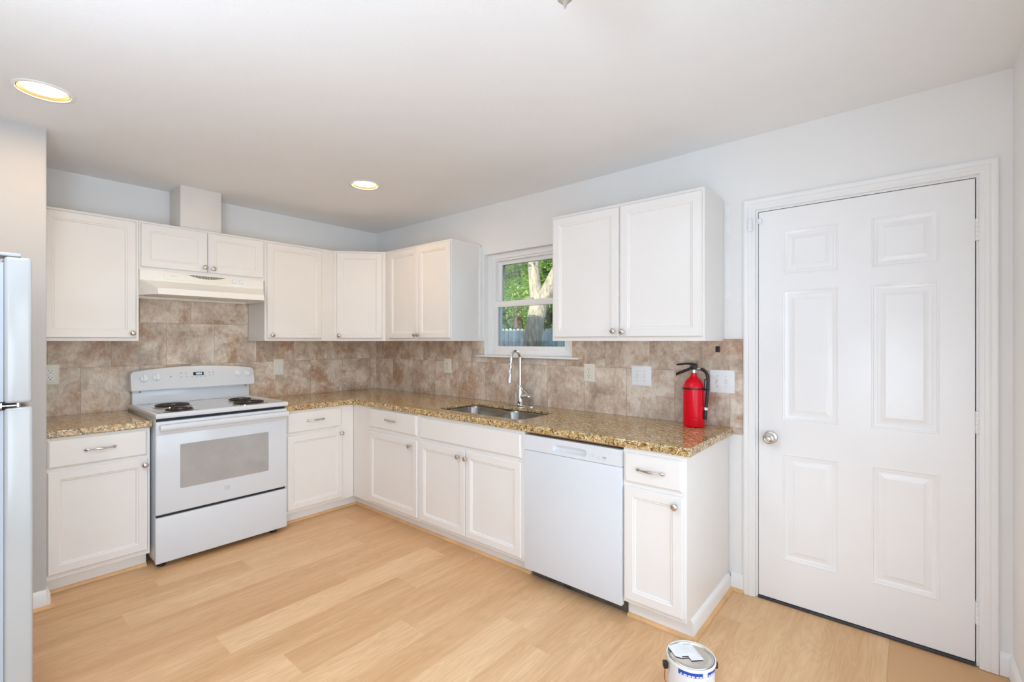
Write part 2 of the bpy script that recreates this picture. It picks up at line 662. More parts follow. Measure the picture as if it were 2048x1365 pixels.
mb = MB()
xs = [0.0 - .14, 1.0, 2.0, 3.0, 4.62]
ys = [0.14, -5.75]
top = 2.70
loops = []
for x in xs:
    loops.append([(x, ys[0], ceil_z(x)), (x, ys[1], ceil_z(x)), (x, ys[1], top), (x, ys[0], top)])
mb.loft(loops)
ceiling = struct(mb.build('ceiling', 'ceiling_paint', smooth=False))
LIGHTS = [(1.262, 2.526), (1.245, 0.925)]
cut = MB()
for (lx, lw) in LIGHTS:
    cut.lathe([(0.088, 2.40), (0.088, 2.58)], (lx, -lw, 0), 'z', 40)
cutter = cut.build('cutter', 'ceiling_paint')
mod = ceiling.modifiers.new('holes', 'BOOLEAN')
mod.object = cutter
mod.solver = 'EXACT'
dg = bpy.context.evaluated_depsgraph_get()
nm = bpy.data.meshes.new_from_object(ceiling.evaluated_get(dg))
ceiling.modifiers.clear()
ceiling.data = nm
bpy.data.objects.remove(cutter)

WT = 2.50
DX0, DX1, DZ = 3.523, 4.379, 2.075     # door opening
WX0, WX1, WZ0, WZ1 = 1.516, 2.363, 1.243, 2.072   # window opening
mb = MB()
for (a, b, z0, z1) in ((-.14, WX0, 0, WT), (WX0, WX1, 0, WZ0), (WX0, WX1, WZ1, WT), (WX1, DX0, 0, WT), (DX0, DX1, DZ, WT), (DX1, 4.62, 0, WT)):
    mb.box(a, b, 0, .14, z0, z1)
struct(mb.build('wall_back', 'wall_paint', smooth=False))
struct(MB().box(-.14, 0, -2.471, 0, 0, WT).build('wall_stove', 'wall_paint', smooth=False))
struct(MB().box(-.14, 0.762, -5.75, -2.471, 0, WT, 0.004).build('wall_left', 'partition_paint', smooth=False))
struct(MB().box(4.477, 4.62, -0.8, 0, 0, WT).box(4.477, 4.62, -5.75, -2.7, 0, WT).box(4.477, 4.62, -2.7, -0.8, 2.25, WT).build('wall_right', 'wall_paint', smooth=False))  # opening made up to suit the added side fill lamp
mb = MB()
mb.box(0.762, 1.55, -5.75, -5.62, 0, WT).box(1.55, 4.35, -5.75, -5.62, 0, .6).box(1.55, 4.35, -5.75, -5.62, 2.35, WT).box(4.35, 4.62, -5.75, -5.62, 0, WT)
struct(mb.build('wall_front', 'wall_paint', smooth=False))
# boxed-in duct above the range hood
struct(MB(STV).box(1.501, 1.757, 0.0, 0.258, 2.155, 2.466, 0.003).build('wall_chase', 'chase_paint'))

# floor: one mesh of separate planks, colour drawn per plank
bm = bmesh.new()
uvl = bm.loops.layers.uv.new('plank_uv')
cl = bm.loops.layers.float_color.new('plank')
PW = 0.1838
rnd = random.Random(21)
ENDS = {   # measured plank ends (distance from the sink wall, tone) by row of the floor
    3: [(0.6, .35), (1.85, .5)], 4: [(-0.4, .30), (0.82, .55), (2.04, .3)], 5: [(0.4, .6), (1.62, .35), (2.84, .5)],
    6: [(-0.24, .30), (0.987, .80), (2.237, .40)], 7: [(0.3, .42), (1.52, .28), (2.74, .4)], 8: [(0.1, .45), (1.32, .22), (2.54, .4)],
    9: [(-0.47, .4), (0.749, .95), (1.996, .38)], 10: [(-0.1, .45), (1.12, .28), (2.34, .42)], 11: [(0.63, .22), (1.85, .72), (3.07, .4)],
    12: [(0.14, .35), (1.36, .66), (2.58, .5)], 13: [(0.5, .32), (1.72, .36)], 14: [(-0.2, .72), (1.02, .82), (2.24, .5)],
    15: [(-0.12, .42), (1.10, .58)], 16: [(0.7, .48)], 17: [(0.2, .5)], 18: [(0.31, .40), (1.53, .5)], 19: [(-.4, .62), (0.82, .5)], 20: [(-.1, .5), (1.12, .6)], 21: [(-.7, .58), (0.5, .5)],
}
for i in range(-5, 22):
    x0 = 0.0405 + PW * i + 0.0
    x1 = x0 + PW
    rows = ENDS.get(i)
    ends = []
    if rows is None:
        y = rnd.uniform(-0.9, 0)
        while y < 6:
            ends.append((y, rnd.uniform(.25, .7)))
            y += 1.22
    else:
        ends = [(-1.0, rnd.uniform(.3, .6))] + list(rows)
        y = ends[-1][0] + 1.22
        while y < 6:
            ends.append((y, rnd.uniform(.25, .7)))
            y += 1.22
    g = 0.00012
    for (w0, t), (w1, _) in zip(ends, ends[1:] + [(7.2, 0)]):
        w0c, w1c = max(w0, -0.10), min(w1, 5.75)
        xa, xb = max(x0, -0.14), min(x1, 4.62)
        if w1c - w0c < 0.01 or xb - xa < 0.005:
            continue
        vs = [bm.verts.new(c) for c in ((xa + g, -w0c - g, 0), (xa + g, -w1c + g, 0), (xb - g, -w1c + g, 0), (xb - g, -w0c - g, 0))]
        f = bm.faces.new(vs)
        s = rnd.random()
        for lp in f.loops:
            lp[uvl].uv = (lp.vert.co.x - x0, -lp.vert.co.y - w0)
            lp[cl] = (t, s, 0, 1)
for f in bm.faces:
    f.normal_update()
    if f.normal.z < 0:
        f.normal_flip()
# dark slab just under the planks shows in the joints
vs = [bm.verts.new(c) for c in ((-.14, 0.10, -0.0015), (-.14, -5.75, -0.0015), (4.62, -5.75, -0.0015), (4.62, 0.10, -0.0015))]
f = bm.faces.new(vs)
for lp in f.loops:
    lp[uvl].uv = (0.0, 0.0)
    lp[cl] = (0.0, 0.5, 0, 1)
r = bmesh.ops.extrude_face_region(bm, geom=[f])
for v in [e for e in r['geom'] if isinstance(e, bmesh.types.BMVert)]:
    v.co.z -= 0.10
me = bpy.data.meshes.new('floor')
bm.to_mesh(me)
bm.free()
me.materials.append(MATS['oak_planks'])
fl = bpy.data.objects.new('floor', me)
COL.objects.link(fl)
struct(fl)

# tile backsplash
TT = 0.008
struct(MB(STV).box(0.008, 2.4705, 0.0005, TT, 0.86, 1.3715).box(1.2225, 2.0025, 0.0005, TT, 1.3715, 1.80).build('wall_tile_stove', 'tile_stove', smooth=False))
mb = MB(SINK)
mb.box(0.0005, WX0 - .0, .0005, TT, .86, 1.3745).box(WX0, WX1, .0005, TT, .86, WZ0 - .002).box(WX1, 3.4655, .0005, TT, .86, 1.383)
struct(mb.build('wall_tile_back', 'tile_sink', smooth=False))

# baseboards and wood shoe moulding
BBP = [(0, 0), (0.013, 0), (0.013, 0.072), (0.010, 0.080), (0.005, 0.090), (0, 0.094)]


def baseboard(name, T, u0, u1, d, h=1.0, mat='trim_paint'):
    return struct(MB(T).extrude_poly([(d + p[0], p[1] * h) for p in BBP], 'u', u0, u1).build(name, mat, angle=50))


def shoe(T, u0, u1, d, name='trim_1'):
    pts = [(d, 0.0008)] + [(d + 0.0155 * math.cos(a), 0.0008 + 0.0165 * math.sin(a)) for a in [R(k) for k in (0, 22, 45, 68, 90)]]
    return MB(T).extrude_poly(pts, 'u', u0, u1)


KD = 0.586
baseboard('baseboard_back', SINK, 3.4015, 3.4656, 0.0)
baseboard('baseboard_right', SINK, 4.4375, 4.477, 0.0)
XR = lambda u, d, z: Vector((4.477 - d, -u, z))
baseboard('baseboard_side', XR, 0.0, 0.8, 0.0)
XL = lambda u, d, z: Vector((0.762 + d, -u, z))
baseboard('baseboard_left', XL, 2.4712, 5.6, 0.0)
XE = lambda u, d, z: Vector((u, -2.471 + d, z))
baseboard('baseboard_end', XE, 0.68, 0.775, 0.0)
XS = lambda u, d, z: Vector((3.3885 + d, -u, z))
baseboard('baseboard_cabinet', XS, 0.014, 0.600, 0.0, 0.96)
tr = [('trim_1', STV, 2.02, 2.457, KD), ('trim_2', STV, KD + .0005, 1.222, KD), ('trim_3', SINK, KD, 2.458, KD), ('trim_4', SINK, 3.079, 3.417, 0.600)]
for nme, T, a, b, d in tr:
    struct(shoe(T, a, b, d).build(nme, 'shoe_wood'))
struct(shoe(XS, 0.013, 0.6155, 0.013).build('trim_5', 'shoe_wood'))
struct(shoe(SINK, 3.4015, 3.4656, 0.013).build('trim_6', 'shoe_wood'))
struct(shoe(XL, 2.444, 5.6, 0.013).build('trim_7', 'shoe_wood'))
struct(shoe(XE, 0.70, 0.79, 0.013).build('trim_8', 'shoe_wood'))

# ------------------------------------------------------------------ cabinet hardware and doors
DT = 0.018
DOORP = [(0, 0), (0, .012), (.0045, DT), (.044, DT), (.048, .0150), (.054, .0140), (.058, .0085)]
DRAWP = [(0, 0), (0, .010), (.007, .0165), (.009, DT)]


def knob(T, u, d, z, parent):
    mb = MB(T)
    mb.lathe([(.0075, -.0005), (.0065, .004), (.005, .010), (.0062, .0145), (.0125, .018), (.0155, .0215), (.0150, .0255), (.011, .0290), (.0045, .0305)], (u, d, z), 'd', 20)
    return mb.build('knob', 'brushed_nickel', parent)


def pull(T, u, d, z, parent):
    mb = MB(T)
    n = 25
    path, rad = [], []
    for i in range(n):
        t = -1 + 2 * i / (n - 1)
        a = abs(t)
        if a > .72:
            dd = .004 + .010 * (1 - (a - .72) / .28) ** 1.0
        else:
            dd = .014 + .010 * math.cos(t / .72 * math.pi / 2)
        r = .0032 + .0055 * math.exp(-((a - .84) / .085) ** 2) + .0032 * math.exp(-(t / .33) ** 2)
        if a > .97:
            r = .0015
        path.append((u + t * .072, d + dd, z))
        rad.append(r)
    mb.tube(path, rad, 10, 0.62)
    for s in (-1, 1):
        mb.lathe([(.004, -.0005), (.004, .008)], (u + s * .058, d, z), 'd', 8)
    return mb.build('pull', 'brushed_nickel', parent)


def cabinet(name, T, u0, u1, z0, z1, d0, d1, doors=(), drawers=(), label=None, cat='cabinet', group=None, toe=None, hollow=False):
    c = T((u0 + u1) / 2, (d0 + d1) / 2, 0)
    root = thing(name, (c.x, c.y, 0.0 if toe else z0), label, cat, group)
    if hollow:
        mb = MB(T).box(u0, u1, d1 - .019, d1, z0, z1, 0.0012, 1).box(u0, u0 + .016, d0, d1 - .0192, z0, z1).box(u1 - .016, u1, d0, d1 - .0192, z0, z1)
        mb.box(u0 + .0162, u1 - .0162, d0, d1 - .0192, z0, z0 + .016)
    else:
        mb = MB(T).box(u0, u1, d0, d1, z0, z1, 0.0012, 1)
    mb.build('carcass', 'cabinet_paint', root)
    if toe:
        t0, t1, td = toe
        MB(T).box(t0, t1, d0 + .02, td, 0.0008, z0, 0.001, 1).build('toe_kick', 'trim_paint', root)
    for (a, b, c0, c1, kn) in doors:
        o = MB(T).panel(a, b, c0, c1, d1, DOORP).build('door', 'cabinet_paint', root, angle=25)
        if kn:
            knob(T, kn[0], d1 + DT, kn[1], o)
    for (a, b, c0, c1, pl) in drawers:
        o = MB(T).panel(a, b, c0, c1, d1, DRAWP).build('drawer' if pl else 'false_front', 'cabinet_paint', root, angle=25)
        if pl:
            pull(T, pl[0], d1 + DT, pl[1], o)
    return root


UF, BF = 0.325, 0.6527
UZ0, UZ1 = 1.372, 2.157
G1, G2 = 'white wall cabinets', 'white base cabinets'
B0 = 0.010
# wall cabinets on the stove wall
cabinet('wall_cabinet', STV, 2.0035, 2.4705, UZ0, UZ1, B0, UF, [(2.019, 2.456, 1.392, 2.141, (2.039, 1.422))],
        label='tall single-door white wall cabinet between the left partition and the range hood', group=G1)
cabinet('wall_cabinet', STV, 1.2225, 2.0025, 1.840, UZ1, B0, UF, [(1.6155, 1.995, 1.858, 2.143, (1.634, 1.891)), (1.236, 1.6125, 1.858, 2.143, (1.582, 1.887))],
        label='short two-door white wall cabinet directly above the range hood', group=G1)
cabinet('wall_cabinet', STV, 0.648, 1.2215, UZ0, UZ1, B0, UF, [(0.763, 1.208, 1.394, 2.141, (1.173, 1.419))],
        label='single-door white wall cabinet just right of the range hood, beside the angled corner cabinet', group=G1)
# diagonal corner cabinet
P0, P1 = Vector((UF, -0.647)), Vector((0.6245, -UF))
dv = (P1 - P0).normalized()
nv = Vector((-dv.y, dv.x))
if nv.x < 0:
    nv = -nv
L = (P1 - P0).length


def DIA(u, d, z):
    q = P0 + dv * u + nv * d
    return Vector((q.x, q.y, z))


root = thing('wall_cabinet', (0.28, -0.28, UZ0), 'single-door white wall cabinet set diagonally across the corner', 'cabinet', G1)
MB().extrude_poly([(B0, -B0), (B0, -0.647), (UF, -0.647), (0.6245, -UF), (0.6245, -B0)], 'z', UZ0, UZ1).build('carcass', 'cabinet_paint', root)
o = MB(DIA).panel(0.028, L - 0.026, 1.394, 2.141, 0, DOORP).build('door', 'cabinet_paint', root, angle=25)
knob(DIA, 0.052, DT, 1.419, o)
# wall cabinets on the sink wall
cabinet('wall_cabinet', SINK, 0.6255, 1.479, UZ0, UZ1, B0, UF, [(0.695, 1.0875, 1.394, 2.138, (1.068, 1.423)), (1.0915, 1.474, 1.394, 2.138, (1.112, 1.423))],
        label='two-door white wall cabinet between the angled corner cabinet and the window', group=G1)
MB(SINK).box(1.4795, 1.498, 0.0005, 0.03, UZ0, UZ1 - .02, .002).build('scribe_strip', 'trim_paint', None)
struct(bpy.data.objects['scribe_strip']).name = 'trim_9'
cabinet('wall_cabinet', SINK, 2.421, 3.3615, UZ0, UZ1, B0, UF, [(2.437, 2.8885, 1.395, 2.139, (2.862, 1.429)), (2.8985, 3.352, 1.395, 2.139, (2.920, 1.424))],
        label='large two-door white wall cabinet between the window and the panelled door', group=G1)

# base cabinets
ZT, ZB = 0.0935, 0.852
DR = (0.688, 0.836)
DO = (0.116, 0.668)
cabinet('base_cabinet', STV, 2.016, 2.4705, ZT, ZB, .012, BF, [(2.029, 2.460, 0.122, 0.671, (2.046, 0.634))], [(2.032, 2.460, .690, .838, (2.246, .769))],
        label='white base cabinet with drawer and door between the left partition and the stove', group=G2, toe=(2.02, 2.458, KD))
cabinet('base_cabinet', STV, BF + .0005, 1.222, ZT, ZB, .012, BF, [(0.762, 1.202, .117, .668, (0.776, .633))], [(0.769, 1.200, .688, .836, (0.986, .768))],
        label='white base cabinet with drawer and door between the stove and the inner corner', group=G2, toe=(KD + .0003, 1.222, KD))
cabinet('base_cabinet', SINK, BF, 1.506, ZT, ZB, .012, BF, [(0.893, 1.493, .117, .666, (1.421, .619))], [(0.903, 1.488, .697, .842, (1.184, .775))],
        label='white base cabinet with drawer and door in the corner, left of the sink cabinet', group=G2, toe=(KD, 1.506, KD))
cabinet('base_cabinet', SINK, 1.507, 2.458, ZT, ZB, .012, BF, [(1.523, 1.977, .115, .667, (1.925, .624)), (1.982, 2.439, .115, .667, (1.996, .622))], [(1.523, 2.439, .692, .834, None)],
        label='white sink base cabinet with two doors under a blank front, left of the dishwasher', group=G2, toe=(1.507, 2.458, KD), hollow=True)
root = cabinet('base_cabinet', SINK, 3.079, 3.3885, ZT, ZB, .012, BF, [(3.090, 3.376, .116, .666, (3.345, .622))], [(3.089, 3.372, .687, .829, (3.225, .758))],
               label='narrow white base cabinet with drawer and door at the counter end, right of the dishwasher', group=G2, toe=(3.079, 3.3885, 0.600))

# ------------------------------------------------------------------ countertops
CZ0, CZ1 = 0.853, 0.893
CF = 0.672


CZS = 0.873


def slab(name, outer, hole=None, wide=None):
    bm = bmesh.new()
    def level(z, pts):
        vs = [bm.verts.new((x, y, z)) for x, y in pts]
        return vs, [bm.edges.new((vs[i], vs[(i + 1) % len(vs)])) for i in range(len(vs))]
    def wall(a, b):
        for i in range(len(a)):
            j = (i + 1) % len(a)
            bm.faces.new((a[i], a[j], b[j], b[i]))
    ob, oeb = level(CZ0, outer)
    ot, oet = level(CZ1, outer)
    hb, hob, ht, hot = [], [], [], []
    if hole:       # thin slab round the cut-out, built-up edge elsewhere
        hb, hob = level(CZ0, wide)
        ht, hot = level(CZ1, hole)
        hm, _ = level(CZS, hole)
        hw, _ = level(CZS, wide)
    bmesh.ops.triangle_fill(bm, use_beauty=True, use_dissolve=False, edges=oeb + hob)
    bmesh.ops.triangle_fill(bm, use_beauty=True, use_dissolve=False, edges=oet + hot)
    wall(ob, ot)
    if hole:
        wall(ht, hm)
        wall(hm, hw)
        wall(hw, hb)
    bmesh.ops.recalc_face_normals(bm, faces=bm.faces[:])
    bmesh.ops.dissolve_limit(bm, angle_limit=0.01, verts=bm.verts[:], edges=bm.edges[:], delimit=set())
    bmesh.ops.triangulate(bm, faces=[f for f in bm.faces if len(f.verts) > 4])
    me = bpy.data.meshes.new(name)
    bm.to_mesh(me)
    bm.free()
    for pl in me.polygons:
        pl.use_smooth = True
    me.set_sharp_from_angle(angle=R(40))
    me.materials.append(MATS['granite'])
    o = bpy.data.objects.new(name, me)
    COL.objects.link(o)
    md = o.modifiers.new('ease', 'BEVEL')
    md.width = 0.007
    md.segments = 3
    md.limit_method = 'ANGLE'
    md.angle_limit = R(50)
    md.use_clamp_overlap = False
    ROOT[o.name] = Vector((0, 0, 0))
    return o


def rrect(x0, x1, y0, y1, r, n=5):
    pts = []
    for cx, cy, a0 in ((x1 - r, y1 - r, 0), (x0 + r, y1 - r, 90), (x0 + r, y0 + r, 180), (x1 - r, y0 + r, 270)):
        for k in range(n + 1):
            a = R(a0 + 90 * k / n)
            pts.append((cx + r * math.cos(a), cy + r * math.sin(a)))
    return pts


SX0, SX1, SW0, SW1 = 1.588, 2.352, 0.195, 0.565
W0 = 0.0085
tag(slab('countertop', [(W0, -2.0065), (W0, -2.470), (CF, -2.470), (CF, -2.0065)]),
    'short speckled granite countertop left of the stove, under the left wall outlet', 'countertop', 'granite countertops')
rc = 0.05
inner = [(CF + rc * (1 - math.sin(R(a))), -(CF + rc * (1 - math.cos(R(a))))) for a in (90, 67, 45, 22, 0)]
inner = [(CF, -(CF + rc)), (CF + rc * .08, -(CF + rc * .62)), (CF + rc * .30, -(CF + rc * .30)), (CF + rc * .62, -(CF + rc * .08)), (CF + rc, -CF)]
tag(slab('countertop', [(W0, -W0), (W0, -1.2195), (CF, -1.2195)] + inner + [(3.413, -CF), (3.413, -W0)], rrect(SX0, SX1, -SW1, -SW0, 0.06), rrect(SX0 - .03, SX1 + .03, -SW1 - .03, -SW0 + .03, 0.08)),
    'long L-shaped speckled granite countertop holding the sink and the fire extinguisher', 'countertop', 'granite countertops')
# rough wood build-up strip under the counter above the dishwasher
struct(MB(SINK).box(2.462, 3.075, .56, .655, .8465, .8525).build('trim_10', 'raw_wood'))

# ------------------------------------------------------------------ sink
root = thing('kitchen_sink', ((SX0 + SX1) / 2, -0.38, 0.68), 'double-bowl stainless steel sink set under the granite in front of the faucet', 'sink')


def bowl(x0, x1):
    mb = MB()
    loops = []
    for ins, z, r in ((-.010, .8722, .07), (-.010, .8702, .07), (0, .8700, .075), (.002, .862, .075), (.012, .70, .07), (.022, .682, .055), (.045, .675, .04)):
        loops.append([(x, y, z) for x, y in rrect(x0 + ins, x1 - ins, -SW1 + ins - .004, -SW0 - ins + .004, r)])
    mb.loft(loops, False, True)
    cx, cy = (x0 + x1) / 2, -(SW0 + SW1) / 2 + .05
    o = mb.build('bowl', 'stainless', root, angle=50, recalc=True)
    md = o.modifiers.new('thick', 'SOLIDIFY')
    md.thickness = 0.0015
    md.offset = -1
    d = MB().lathe([(.045, .6755), (.045, .6775), (.038, .6780), (.030, .6765), (.006, .6762)], (cx, cy, 0), 'z', 24).build('drain', 'chrome', o)


bowl(SX0, 1.957)
bowl(1.981, SX1)
MB().box(1.9545, 1.9835, -SW1 + .01, -SW0 - .01, .858, .8685, .004).build('divider', 'stainless', root)

# ------------------------------------------------------------------ faucet
FX, FW = 1.952, 0.075
root = thing('kitchen_faucet', (FX, -FW, CZ1), 'chrome pull-down gooseneck faucet behind the sink, below the window', 'faucet')
mb = MB()
pl = rrect(FX - .130, FX + .130, -FW - .026, -FW + .026, .025)
mb.loft([[(x, y, CZ1 + .0003) for x, y in pl], [(x, y, CZ1 + .004) for x, y in pl],
         [(FX + (x - FX) * .985, -FW + (y + FW) * .9, CZ1 + .007) for x, y in pl]])
mb.build('deck_plate', 'chrome', root)
MB().lathe([(.030, .0072), (.030, .010), (.0255, .016), (.0245, .055), (.0235, .080), (.022, .105), (.0185, .135), (.0155, .150), (.013, .154)], (FX, -FW, CZ1), 'z', 28).build('body', 'chrome', root)
path = [(FX, -FW, CZ1 + .15 + .155 * k / 6) for k in range(7)]
RA = 0.043
zc = 1.2
path = [(FX, -FW, CZ1 + .150), (FX, -FW, 1.10), (FX, -FW, 1.16), (FX, -FW, 1.22)]
ctr = (FW + .052, 1.245)
for k in range(0, 13):
    a = R(180 - 14.5 * k)
    path.append((FX, -(ctr[0] + .052 * math.cos(a)), ctr[1] + .050 * math.sin(a)))
path.append((FX, -(FW + .106), 1.205))
MB().tube(path, .0118, 14).build('spout', 'chrome', root)
dirv = Vector((0, -.12, -1)).normalized()
base = Vector((FX, -(FW + .1055), 1.212))
prof = [(.0128, 0), (.0138, .004), (.0138, .034), (.0118, .036), (.0118, .041), (.0128, .043), (.0150, .085), (.0180, .135), (.0180, .142), (.0150, .1435)]
mb = MB()
q = Vector((0, 0, 1)).rotation_difference(dirv)
loops = []
for r, h in prof:
    loops.append([tuple(base + q @ Vector((r * math.cos(2 * math.pi * k / 20), r * math.sin(2 * math.pi * k / 20), h))) for k in range(20)])
mb.loft(loops)
mb.build('spray_head', 'chrome', root)
# lever on the right: a conical hub and a swept blade
mb = MB()
hub = Vector((FX + .018, -FW, CZ1 + .070))
mb.tube([hub, hub + Vector((.03, -.004, .002)), hub + Vector((.062, -.008, .003)), hub + Vector((.078, -.010, .003)), hub + Vector((.086, -.011, .003))], [.021, .0215, .0205, .017, .008], 18)
mb.tube([(FX + .012, -FW - .004, CZ1 + .128), (FX + .035, -FW - .012, CZ1 + .118), (FX + .060, -FW - .014, CZ1 + .102), (FX + .080, -FW - .014, CZ1 + .085)], [.010, .0085, .007, .006], 12, .6)
mb.build('lever', 'chrome', root)

# ------------------------------------------------------------------ stove
root = thing('electric_range', (0.37, -1.614, 0), 'freestanding white electric coil stove under the range hood', 'stove')
S0, S1 = 1.2295, 1.999
MB(STV).box(S0, S1, .03, .688, .036, .905, .004).build('body', 'appliance_white', root)
ct = MB(STV)
CT0, CT1 = 1.2235, 2.004
ct.loft([[(CT0 + i, .024 + i, z), (CT1 - i, .024 + i, z), (CT1 - i, .728 - i, z), (CT0 + i, .728 - i, z)] for i, z in
         ((.004, .9045), (0, .909), (0, .929), (.003, .934), (.010, .936), (.022, .934), (.035, .9275), (.06, .926))])
ct.build('cooktop', 'appliance_white', root, angle=60)
MB(STV).box(S0 + .004, S1 - .004, .60, .694, .886, .9045).build('front_gap', 'black_gap', root)
# backguard
MB(STV).box(S0 + .006, S1 - .012, .026, .066, .928, 1.035, .004).build('backsplash_panel', 'appliance_white', root)
mb = MB(STV)
nseg = 36
loops = []
ts = [0, .001, .003, .006, .010, .015, .021, .028] + [k / nseg for k in range(2, nseg - 1)] + [1 - q for q in (.028, .021, .015, .010, .006, .003, .001, 0)]
for t in ts:
    w = 1.212 + (2.000 - 1.212) * t
    e = min(t, 1 - t) * (2.0 - 1.212)
    zt = 1.160 + .029 * (1 - (2 * t - 1) ** 2)
    rr = .022
    if e < rr:
        zt -= rr - math.sqrt(max(0, rr * rr - (rr - e) ** 2))
    zb = 1.023 + .008 * 0
    if e < .008:
        zb += .008 - math.sqrt(max(0, .008 ** 2 - (.008 - e) ** 2))
    zm = 1.148 - (.022 - e if e < .022 else 0) * .4
    loops.append([(w, .024, zb), (w, .104, zb), (w, .110, zb + .008), (w, .1075, zb + .025), (w, .085, zm), (w, .085 - (zt - .004 - zm) * .45, zt - .004), (w, .068 - (zt - zm) * .45, zt), (w, .024, zt - .002)])
mb.loft(loops)
bg = mb.build('backguard', 'appliance_plastic', root, angle=40)
for w in (1.265, 1.945):
    MB(STV).box(w - .006, w + .006, .066, .074, 1.014, 1.0225, .002).build('screw', 'black_gap', bg)


def face_d(z):      # depth of the sloped control face at height z
    return .1075 + (.085 - .1075) * (z - 1.048) / (1.148 - 1.048)


slope = math.atan2(.0225, .100)
nrm = Vector((math.cos(slope), 0, math.sin(slope)))
updir = Vector((-math.sin(slope), 0, math.cos(slope)))
for w, z, ang in ((1.928, 1.109, 0), (1.856, 1.115, 0), (1.331, 1.115, 25), (1.262, 1.112, 35)):
    d = face_d(z)
    c = STV(w, d, z)
    def FK(u, dd, zz, c=c):
        return c + Vector((0, 1, 0)) * u + nrm * dd + updir * zz
    mb = MB(FK)
    mb.lathe([(.0275, .000), (.0270, .004), (.0235, .0055), (.0225, .012), (.0205, .0145)], (0, 0, 0), 'd', 28)
    k = mb.build('control_knob', 'white_plastic', root)
    a = R(ang)
    Mr = Matrix.Rotation(a, 4, 'Y')
    MB(FK).box(-.0058, .0058, .0130, .027, -.0215, .0235, .003, 2, Mr).build('grip', 'white_plastic', k)
    mb = MB(FK)
    for aa in range(-130, 131, 26):
        p = (math.sin(R(aa)) * .034, math.cos(R(aa)) * .034)
        mb.box(p[0] - .0018, p[0] + .0018, .0002, .0006, p[1] - .0012, p[1] + .0012)
    mb.build('dial_marks', 'pale_print', k)


def FC(u, dd, zz):      # control face frame: u to the right seen from the room, zz along the slope from z=1.1
    c = STV(1.600, face_d(1.10), 1.10)
    return c + Vector((0, 1, 0)) * u + nrm * dd + updir * zz


mb = MB(FC)
for (a, b, c0, c1) in ((-.124, .140, .0445, .0455), (-.124, .140, -.0215, -.0205), (-.124, -.123, -.0215, .0455), (.139, .140, -.0215, .0455)):
    mb.box(a, b, .0002, .0007, c0, c1)
cpan = mb.build('keypad', 'pale_print', root)
mb = MB(FC)
for (u, z) in ((-.108, .036), (-.078, .033), (-.108, .008), (-.074, .008), (-.040, .006), (-.012, .005), (.016, .006), (.042, .006), (.072, .033), (.098, .034), (.075, .012), (.100, .013)):
    mb.box(u - .008, u + .008, .0002, .0007, z + .0045, z + .006)
    mb.box(u - .006, u + .006, .0002, .0007, z - .001, z + .0022)
    mb.box(u - .003, u + .003, .0002, .0007, z - .0055, z - .004)
mb.build('keys', 'grey_print', cpan)
disp = MB(FC).box(-.032, .035, .0003, .0016, .0165, .0405).build('clock_display', 'display_black', root)
text_mesh('digits', '10:53', .019, 'display_digits', disp, FC(.003, .0018, .0285), (0, 1, 0), updir, .0002, True)
MB(FC).box(-.176, -.169, .0003, .0015, .0105, .0175, .0006).build('indicator_light', 'indicator_red', root)
mb = MB(FC)
mb.box(-.188, -.158, .0002, .0007, .027, .029)
mb.build('indicator_caption', 'pale_print', root)
# coil burners
ZC = .9360
for (w, d, r0) in ((1.810, .300, .103), (1.842, .575, .080), (1.388, .312, .080), (1.412, .540, .103)):
    b = MB(STV).lathe([(r0 * .28, .9125), (r0 * .95, .920), (r0 + .004, .9278), (r0 + .008, .9300), (r0 + .017, .9295), (r0 + .019, .9262), (r0 + .017, .9250), (r0 * .9, .9165), (r0 * .25, .9105)], (w, d, 0), 'z', 40).build('drip_pan', 'chrome', root)
    path = []
    turns = 4.2 if r0 > .09 else 3.2
    n = int(turns * 28)
    for i in range(n + 1):
        t = i / n
        a = t * turns * 2 * math.pi
        rr = r0 * (.24 + .76 * t)
        path.append((w + rr * math.cos(a), d + rr * math.sin(a), ZC))
    mb = MB(STV).tube(path, .0046, 8, 1.0)
    mb.build('coil', 'coil_metal', b)
    mb = MB(STV)
    for k in range(3):
        a = R(30 + 120 * k)
        mb.tube([(w, d, ZC - .007), (w + math.cos(a) * r0 * .98, d + math.sin(a) * r0 * .98, ZC - .007)], .0028, 6)
    mb.lathe([(.016, ZC - .006), (.016, ZC + .002), (.010, ZC + .0035)], (w, d, 0), 'z', 16)
    mb.build('coil_bracket', 'silver_metal', b)
# oven door
od = MB(STV).box(1.2285, 2.0035, .690, .7235, .3255, .8855, .006, 3).build('oven_door', 'appliance_white', root)
MB(STV).box(1.2305, 2.0015, .7232, .7260, .806, .8835, .002).build('handle_band', 'appliance_plastic', od)
mb = MB(STV)
hp = [(.753, .830), (.760, .834), (.7635, .845), (.7635, .858), (.760, .868), (.750, .8715), (.742, .868), (.742, .834)]
mb.extrude_poly(hp, 'u', 1.233, 1.988)
for w in (1.245, 1.952):
    mb.box(w, w + .03, .7250, .748, .836, .866, .003)
mb.build('handle', 'appliance_white', od, angle=50)
mb = MB(STV)
pts = rrect(1.357, 1.880, .464, .736, .006)
mb.loft([[(u, .7236, z) for u, z in pts], [(u, .7243, z) for u, z in pts]])
mb.build('oven_window', 'oven_glass', od)
